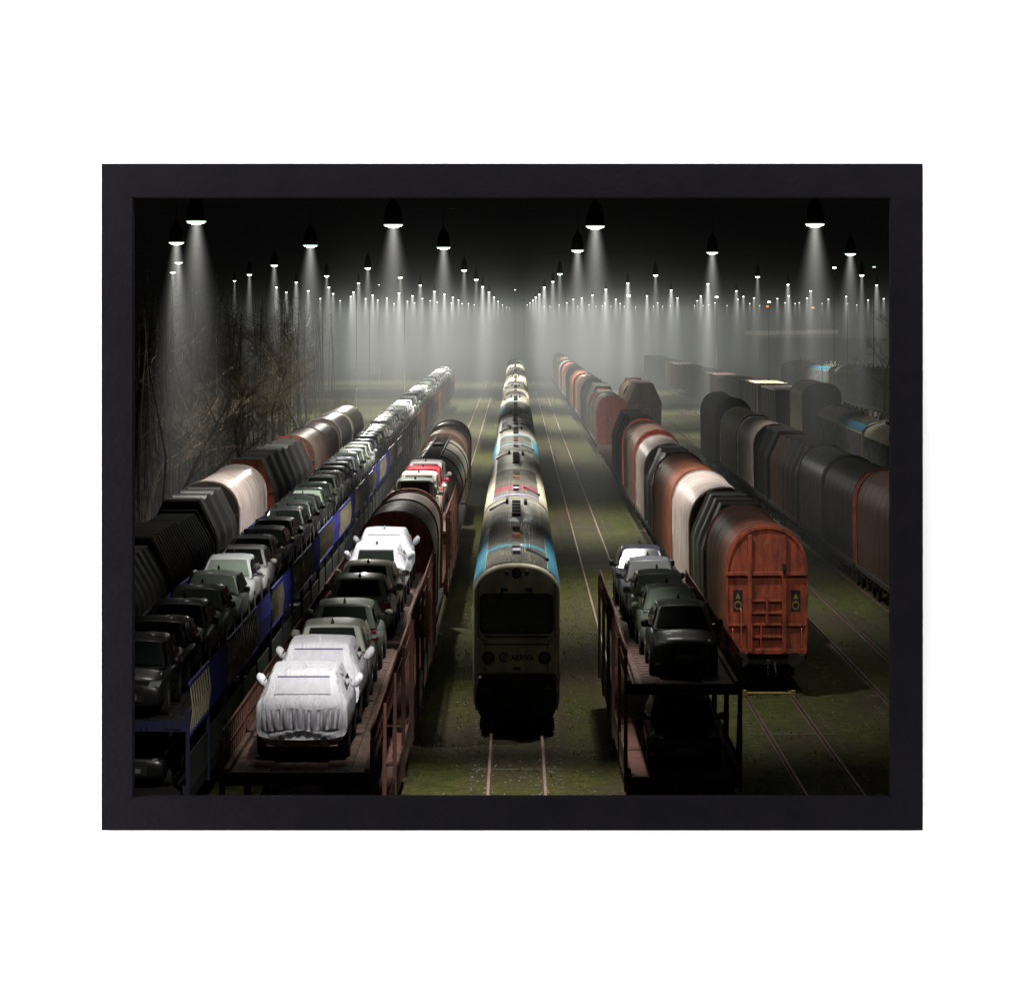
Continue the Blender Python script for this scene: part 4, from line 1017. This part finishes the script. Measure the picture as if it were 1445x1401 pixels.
# lamps of the row above the near ends, over the top of the opening
for x, dd in ((-2.4, 52), (-.6, 74), (10.6, 84), (-4.9, 92), (3.6, 91)):
    o = copy_tree(LP); o.location = (x, dd, ZL); o.scale = (1, 1, 1)
    for c in list(o.children):
        if c.name.startswith('light_beam'): bpy.data.objects.remove(c)
    tag(o, {-2.4: 'nearest hanging lamp, above the wrapped cars', -.6: 'hanging lamp in front of the passenger train', 10.6: 'hanging lamp in front of the red wagon end', -4.9: 'hanging lamp above the second red transporter', 3.6: 'hanging lamp above the open transporter right of the train'}[x], 'lamp', 'hanging lamps lighting the yard')
def spot(x, y, z, p, ang=150, blend=.6, col=(1, .96, .88), rad=.25):
    l = bpy.data.lights.new('lamp_and_fill_light', 'SPOT'); l.energy = p; l.spot_size = R(ang); l.spot_blend = blend; l.color = col; l.shadow_soft_size = rad
    o = bpy.data.objects.new('lamp_and_fill_light', l); COL.objects.link(o); o.location = (x, y, z); return o
for x, d, k in spots:
    px = HX + x * F / d
    k = 1.0 if d < 300 else 1.8
    k *= 2.0
    if px > 960: k *= .2 if d < 200 else 1.7
    if 1195 < px < 1205: k *= 1.6
    if px < 500: k *= .30 if d < 200 else .32
    if 410 < px < 500: k *= 4
    if 500 < px < 680 and d > 250: k *= 1.1
    if 500 < px < 880: k *= 1.7 if d < 250 else 2.4
    spot(x, d, ZL - .25, 4200 * k, (144 if d > 200 else 130) if 500 < px < 960 else 96, .9)
def aimspot(o, t):
    o.rotation_euler = (Vector(t) - o.location).to_track_quat('-Z', 'Y').to_euler(); return o
aimspot(spot(-2.4, 52, ZL - .25, 13500, 38, 1.0), (-3.9, 64.2, 4)); spot(-.3, 76, ZL - .25, 13500, 53, 1.0)
aimspot(spot(10.6, 84, ZL - .25, 3300, 42, 1.0), (8.4, 97, 6.0))
spot(-4.5, 93, ZL - .25, 9000, 70, .9); spot(3.6, 93.5, ZL - .25, 7500, 84, .9)

aimspot(spot(3.7, 177, ZL - .2, 26000, 22, .8), (8.6, 251, 4.6))  # extra aimed spots added at lamp heads to brighten the red wagon ends
aimspot(spot(3.4, 128, ZL - .2, 14000, 26, .8), (8.4, 171, 5.2))
aimspot(spot(-12.2, 246, ZL - .2, 22000, 44, .9), (-12.7, 207, 5))  # two more added spots brighten the far white and cream hoods
aimspot(spot(-11.2, 164, ZL - .2, 42000, 24, .9), (-12.7, 206, 5))
# span wires carrying the lamps, one cable per row
for k, (d, z) in enumerate(((127, ZL + 2.3), (172, ZL + 2.3), (300, ZL + 2.3))):
    b = MB(); pts = [(-40 + 80 * i / 40, d, z + .5 * ((-1 + i / 20) ** 2)) for i in range(41)]
    b.tube(pts, .02, 4); tag(b.build('span_wire', M_shade), f'thin black cable across the yard carrying the {ordw(k)} row of lamps', 'cable', 'cables carrying the lamps')
# odd lights: bright floodlights without beams, orange lamps, tall masts
def mast(px, py, d, lab, m, head=.35, both=False):
    x = X_at(px, d); z = H + (HY - py) * d / F
    r = thing('light_mast', lab, 'light mast', (x, d, 0), 0, 'light masts across the yard')
    b = MB(); b.tube([(0, 0, -.18), (0, 0, z)], .045, 8, .03); b.build('pole', M_pole, r, 60)
    b = MB(); b.box(-head, head, -.3, .1, z, z + head * 1.1); b.build('housing', M_shade, r, bevel=.05)
    b = MB(); b.box(-head * .8, head * .8, -.33, -.303, z + .08, z + head); b.build('lens', m, r)
mast(887, 419, 620, 'bright mast light with lit pole above the single octagonal wagon', M_lens, .4)
mast(1011, 421, 500, 'bright floodlight mast over the right-edge line', M_lens, .3)
mast(1085, 428, 420, 'mast light left of the canopy lamps at the right', M_lens, .25)
mast(1083, 434, 600, 'left orange lamp above the white canopy', M_lensorange, .35)
mast(1147, 436, 600, 'right orange lamp above the white canopy', M_lensorange, .35)
mast(1177, 380, 330, 'tall mast with a cold white floodlight at the upper right', M_lens, .22)
mast(1233, 379, 330, 'tall mast by the right edge with a pair of dim heads', M_rimlit, .22)
mast(535, 403, 520, 'thin mast with a small light left of the middle', M_lens, .12)
mast(739, 424, 560, 'slim dark mast rising just right of the middle train', M_shade, .2)
mast(727, 410, 640, 'slim mast with a small white light over the middle train', M_lens, .15)
for k, (px, d) in enumerate(((208, 210), (305, 230), (412, 260), (503, 330), (521, 360), (571, 380), (1160, 330), (1196, 310))):
    r = thing('yard_pole', ['thin pale pole at the left edge by the trees', 'thin pale pole amid the bare trees', 'thin pale pole behind the right-hand bare tree', 'left one of three thin poles in the left haze',
                            'middle one of three thin poles in the left haze', 'right one of three thin poles in the left haze', 'thin pole left of the far right coaches', 'thin pole above the rightmost coach'][k],
              'pole', (X_at(px, d), d, 0), 0, 'thin poles beside the tracks')
    b = MB(); b.tube([(0, 0, -.18), (0, 0, 15.2)], .035, 6, .025); b.build('shaft', M_pole, r, 60)
    b = MB(); b.lathe((0, 0, 15.2), [(.1, 0), (.1, .1), (.02, .2)], 8); b.build('cap', M_pole, r)

# ------------------------------------------------------------------ BARE TREES
def tree_mesh(seed, hgt):
    rnd = random.Random(seed); tr = MB(); cr = MB()
    def grow(p, dvec, ln, r, lvl):
        mb = tr if lvl == 0 else cr
        n = 5 if lvl < 2 else 4; pts = [p.copy()]; q = p.copy(); dd = dvec.copy()
        for i in range(n):
            dd = (dd + Vector((rnd.gauss(0, .13), rnd.gauss(0, .13), rnd.gauss(.05, .08)))).normalized()
            q = q + dd * ln / n; pts.append(q.copy())
        mb.tube(pts, r, 6 if lvl < 2 else 3, r * .35, cap=False)
        if lvl >= 4: return
        nb = (11, 7, 6, 5)[lvl]
        for k in range(nb):
            t = rnd.uniform(.32 if lvl == 0 else .15, 1); i = min(n - 1, int(t * n)); pos = pts[i].lerp(pts[i + 1], t * n - i)
            a = rnd.uniform(0, 6.283); side = Vector((math.cos(a), math.sin(a), 0))
            nd = (dd * rnd.uniform(.5, 1.0) + side * rnd.uniform(.6, 1.1) + Vector((0, 0, rnd.uniform(-.15, .35)))).normalized()
            grow(pos, nd, ln * rnd.uniform(.36, .60) * (1.1 - .35 * t), max(.007, r * rnd.uniform(.26, .38)), lvl + 1)
    grow(Vector((0, 0, -.2)), Vector((0, 0, 1)), hgt, .16, 0)
    return tr, cr
TP = []
for sd, hg in ((3, 10.0), (8, 11.0), (15, 9.5)):
    r = thing('bare_tree', 'tree', 'tree'); t, c = tree_mesh(sd, hg); t.build('trunk', M_bark, r, 60); c.build('crown', M_twig, r, 60, recalc=False); TP.append(r)
TR = [(248, 150, 'bare tree with lit yellowish twigs at the left, nearest the lamps'), (440, 240, 'bare tree with reddish lit crown nearest the haze'), (335, 190, 'bare tree with drooping twigs between the two lit trees'),
      (205, 165, 'dark bare tree at the very left edge'), (290, 210, 'slender bare tree behind the nearest lit one'), (385, 225, 'slender bare tree just left of the reddish crown'),
      (360, 260, 'hazy bare tree behind the drooping one'), (225, 240, 'thin bare tree in the dark behind the left edge trees'),
      (400, 290, 'distant bare tree behind the reddish crown'), (315, 280, 'distant bare tree in the middle of the left-hand wood'), (265, 300, 'distant bare tree behind the nearest lit one'),
      (1248, 330, 'bare tree at the right edge behind the far coaches')]
used = [False] * 3
for i, (px, d, lab) in enumerate(TR):
    k = i % 3; o = TP[k] if not used[k] else copy_tree(TP[k]); used[k] = True
    o.location = (X_at(px, d), d, 0); o.rotation_euler.z = i * 1.9; s = .88 + (d - 200) * .0008; o.scale = (s * 1.1, s * 1.1, s)
    tag(o, lab, 'tree', 'bare trees beside the yard')
# undergrowth and far woodland trunks beside the left line
b = MB()
for k in range(4500):
    d = random.uniform(120, 420); x = -16.5 - random.random() ** 1.3 * 32 - (d - 120) * .02; h_ = random.uniform(.5, 2.6)
    b.tube([(x, d, -.2), (x + random.gauss(0, .25), d + random.gauss(0, .2), h_ * .6), (x + random.gauss(0, .5), d, h_)], .018, 3, .006, cap=False)
tag(b.build('undergrowth', mat('dry_stems', (.10, .08, .05), .9, 0, .5, 1), None, recalc=False), 'tangled leafless undergrowth below the left-hand trees', 'undergrowth', kind='stuff')

b = MB()
for k in range(620):
    d = random.uniform(135, 470); x = -17.6 - random.random() ** 1.2 * 34 - (d - 135) * .032; h_ = random.uniform(8, 15)
    r_ = random.uniform(.04, .11); b.tube([(x, d, -.2), (x + random.gauss(0, .2), d, h_ * .5), (x + random.gauss(0, .4), d, h_)], r_, 5, r_ * .3, cap=False)
    for q in range(9):
        z = h_ * random.uniform(.35, 1); a = random.random() * 6.28; l_ = random.uniform(.8, 2.2)
        b.tube([(x, d, z), (x + math.cos(a) * l_ * .6, d + math.sin(a) * l_ * .6, z + l_ * .25), (x + math.cos(a) * l_, d + math.sin(a) * l_, z + l_ * .8)], .022, 3, .006, cap=False)
tag(b.build('woodland', mat('dark_bark', (.07, .06, .042), .9, 0, .5, 2), None, recalc=False), 'dark leafless wood standing in the shadow on the left', 'woodland', kind='stuff')
# small trackside markers
for k, (px, py, lab) in enumerate(((783, 560, 'small pale trackside marker right of the empty rails'), (950, 556, 'short yellow marker post behind the octagonal wagon'), (641, 757, 'yellow marker sign beside the left-hand wagons'), (992, 620, 'curved white marker hoop by the right-edge line'))):
    d = D_of(py + 8, 0); r = thing('marker_post', lab, 'marker', (X_at(px, d), d, 0), 0, 'small markers beside the rails')
    b = MB(); b.tube([(0, 0, -.18), (0, 0, .55)], .03, 6); b.build('post', M_pole, r)
    b = MB(); b.box(-.10, .10, -.05, -.03, .5, .8); b.build('plate', M_yellow if k in (1, 2) else M_plate, r, bevel=.01)

# ------------------------------------------------------------------ HAZE (fog over the yard, its lamplight put in as own glow)
def haze(x0, x1, y0, y1, z1, name='haze'):
    m = bpy.data.materials.new(name); m.use_nodes = True; nt = m.node_tree; N = nt.nodes; L = nt.links
    N.remove(N['Principled BSDF'])
    tc = N.new('ShaderNodeTexCoord'); sx = N.new('ShaderNodeSeparateXYZ'); L.new(tc.outputs['Object'], sx.inputs[0])
    def ma(op, x, y=None):
        n = N.new('ShaderNodeMath'); n.operation = op
        for i, v in enumerate((x, y)):
            if v is None: continue
            if isinstance(v, (int, float)): n.inputs[i].default_value = v
            else: L.new(v, n.inputs[i])
        return n.outputs[0]
    def curve(v, pts):
        r = N.new('ShaderNodeValToRGB'); e = r.color_ramp.elements; r.color_ramp.interpolation = 'B_SPLINE'
        while len(e) > 1: e.remove(e[-1])
        lo, hi = pts[0][0], pts[-1][0]
        e[0].position = 0; e[0].color = (pts[0][1],) * 3 + (1,)
        for p, c in pts[1:]: q = e.new((p - lo) / (hi - lo)); q.color = (c, c, c, 1)
        mr = N.new('ShaderNodeMapRange'); mr.inputs['From Min'].default_value = lo; mr.inputs['From Max'].default_value = hi
        L.new(v, mr.inputs['Value']); L.new(mr.outputs[0], r.inputs['Fac']); return r.outputs['Color']
    X, Y, Z = sx.outputs
    fz = curve(Z, [(0, 1), (7, 1), (10, .80), (12, .46), (13.6, .27), (15.2, .10), (17.5, .03), (20, .008), (24, 0)])
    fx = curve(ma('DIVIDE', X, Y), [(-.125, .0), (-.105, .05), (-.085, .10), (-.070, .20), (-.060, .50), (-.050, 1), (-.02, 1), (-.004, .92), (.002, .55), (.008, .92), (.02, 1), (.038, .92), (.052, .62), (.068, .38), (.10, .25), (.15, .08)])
    fy = curve(Y, [(110, .0), (170, .10), (230, .30), (300, .62), (390, 1), (900, 1), (1500, .8)])
    lump = N.new('ShaderNodeTexNoise'); lump.inputs['Scale'].default_value = .012; lump.inputs['Detail'].default_value = 2
    L.new(tc.outputs['Object'], lump.inputs['Vector'])
    k = ma('MULTIPLY', ma('MULTIPLY', fz, fy), ma('ADD', ma('MULTIPLY', lump.outputs['Fac'], .7), .65))
    sig = ma('MULTIPLY', k, .0052)
    ab = N.new('ShaderNodeVolumeAbsorption'); ab.inputs['Color'].default_value = (0, 0, 0, 1); L.new(sig, ab.inputs['Density'])
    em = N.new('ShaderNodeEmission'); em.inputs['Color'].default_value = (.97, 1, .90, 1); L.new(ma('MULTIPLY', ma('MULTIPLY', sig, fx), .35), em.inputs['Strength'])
    ad = N.new('ShaderNodeAddShader'); L.new(ab.outputs[0], ad.inputs[0]); L.new(em.outputs[0], ad.inputs[1]); L.new(ad.outputs[0], N['Material Output'].inputs['Volume'])
    m.cycles.volume_step_rate = .22
    b = MB(); b.box(x0, x1, y0, y1, -.17, z1); o = b.build(name, m)
    return tag(o, kind='structure')
haze(-120, 160, 110, 1500, 23.9)

# ------------------------------------------------------------------ FRAME AND WHITE WALL
YW = 40.0; P = F / YW
def wx(px): return (px - HX) / P
def wz(py): return H - (py - HY) / P
M_wall = mat('white_wall_paint', (.93, .93, .93), .9, 0, .01, 2, bump=.02)
ox0, ox1, oz0, oz1 = wx(190), wx(1255), wz(1122), wz(280)     # sight edge
fx0, fx1, fz0, fz1 = wx(145.5), wx(1300), wz(1168.5), wz(232)
b = MB()
hx0, hx1, hz0, hz1 = ox0 - .12, ox1 + .12, oz0 - .12, oz1 + .12
WX = 22; WZ = 22
for (a0, a1, c0, c1) in ((-WX, hx0, -.18, WZ), (hx1, WX, -.18, WZ), (hx0, hx1, hz1, WZ), (hx0, hx1, -.18, hz0)):
    b.add([(a0, YW, c0), (a1, YW, c0), (a1, YW, c1), (a0, YW, c1)], [(0, 1, 2, 3)])
    b.add([(a0, YW + .05, c0), (a1, YW + .05, c0), (a1, YW + .05, c1), (a0, YW + .05, c1)], [(3, 2, 1, 0)])
tag(b.build('white_wall', M_wall, recalc=False), 'plain white wall around the black framed opening', 'wall')
M_frame = mat('black_stained_wood', (.0040, .0033, .0050), .7, 0, .35, 2.2, (1, 1, 1), col2=(.0026, .0022, .0038), bump=.35, bscale=14, spec=.06)
nd = M_frame.node_tree.nodes
fr = thing('picture_frame', 'black stained wooden frame around the night view on the white wall', 'frame', (0, YW, 0))
def rail_(pts_out, pts_in, nm, along):
    # moulding: outer edge, raised face, inner lip
    b = MB(); pr = []
    (ax, az), (bx, bz) = pts_out; (cx_, cz_), (dx, dz) = pts_in
    prof = [(0, .0), (0, -.16), (.012, -.172), (.97, -.165), (.985, -.155), (1, -.14), (1, .03)]
    r0 = [(ax + (cx_ - ax) * u, y, az + (cz_ - az) * u) for u, y in prof]
    r1 = [(bx + (dx - bx) * u, y, bz + (dz - bz) * u) for u, y in prof]
    b.loft([r0, r1], cap=True)
    return b.build(nm, M_frame, fr)
OUT = [(fx0, fz1), (fx1, fz1), (fx1, fz0), (fx0, fz0)]; IN = [(ox0, oz1), (ox1, oz1), (ox1, oz0), (ox0, oz0)]
for k in range(4):
    rail_((OUT[k], OUT[(k + 1) % 4]), (IN[k], IN[(k + 1) % 4]), ['top_rail', 'side_rail', 'bottom_rail', 'side_rail'][k], k)

def area(loc, rot, sx, sy, p, col=(1, 1, 1)):
    l = bpy.data.lights.new('wall_wash_light', 'AREA'); l.shape = 'RECTANGLE'; l.size = sx; l.size_y = sy; l.energy = p; l.color = col
    o = bpy.data.objects.new('wall_wash_light', l); COL.objects.link(o); o.location = loc; o.rotation_euler = rot; return o
cz = 8.6
def aim(loc, tgt): return (Vector(tgt) - Vector(loc)).to_track_quat('-Z', 'Y').to_euler()
def strip(loc, tgt, length, vertical, p, w=.6):
    l = bpy.data.lights.new('wall_wash_light', 'AREA'); l.shape = 'RECTANGLE'; l.energy = p
    o = bpy.data.objects.new('wall_wash_light', l); COL.objects.link(o); o.location = loc
    d = (Vector(tgt) - Vector(loc)).normalized()
    ax = Vector((0, 0, 1)) if vertical else Vector((1, 0, 0))
    zz = -d; xx = ax; yy = zz.cross(xx).normalized(); xx = yy.cross(zz).normalized()
    o.rotation_euler = Matrix((xx, yy, zz)).transposed().to_euler(); l.size = length; l.size_y = w; return o
strip((-9.5, 37, cz), (-5, YW, cz), 18, True, 2000)  # unseen strip lights added to wash the wall white
strip((9.5, 37, cz), (5, YW, cz), 18, True, 760)
strip((0, 37, 19.5), (0, YW, 15), 16, False, 2300)
strip((0, 37, .6), (0, YW, 4), 16, False, 950)

# ------------------------------------------------------------------ WORLD, SUN, CAMERA
w = bpy.data.worlds.new('World'); S.world = w; w.use_nodes = True; nt = w.node_tree
sk = nt.nodes.new('ShaderNodeTexSky'); sk.sky_type = 'NISHITA'; sk.sun_disc = False; sk.sun_elevation = R(50); sk.sun_rotation = R(0)
hs = nt.nodes.new('ShaderNodeHueSaturation'); hs.inputs['Saturation'].default_value = .15
nt.links.new(sk.outputs[0], hs.inputs['Color']); nt.links.new(hs.outputs[0], nt.nodes['Background'].inputs[0])
nt.nodes['Background'].inputs[1].default_value = .00022
sl = bpy.data.lights.new('night_fill_sun', 'SUN'); sl.energy = .10; sl.angle = R(6); sl.color = (1, .97, .9)  # weak sun added as overall fill so the roofs catch light
so = bpy.data.objects.new('night_fill_sun', sl); COL.objects.link(so); so.rotation_euler = Vector((0, -math.cos(R(50)), -math.sin(R(50)))).to_track_quat('-Z', 'Y').to_euler()

cam = bpy.data.cameras.new('camera'); co = bpy.data.objects.new('camera', cam); COL.objects.link(co)
co.location = (0, 0, H); co.rotation_euler = (R(90), 0, 0)
cam.sensor_width = 36; cam.lens = F / 1445 * 36; cam.shift_x = -(HX - 722.5) / 1445; cam.shift_y = -(700.5 - HY) / 1445
cam.clip_end = 6000; cam.clip_start = .5
S.camera = co
S.view_settings.view_transform = 'Standard'; S.view_settings.look = 'None'; S.view_settings.exposure = 0; S.view_settings.gamma = 1
S.render.engine = 'CYCLES'
cy = S.cycles; cy.max_bounces = 4; cy.diffuse_bounces = 2; cy.glossy_bounces = 2; cy.transmission_bounces = 2; cy.volume_bounces = 0
cy.volume_step_rate = 1.0; cy.volume_max_steps = 256; cy.transparent_max_bounces = 256
cy.use_denoising = True
cy.sample_clamp_indirect = 3
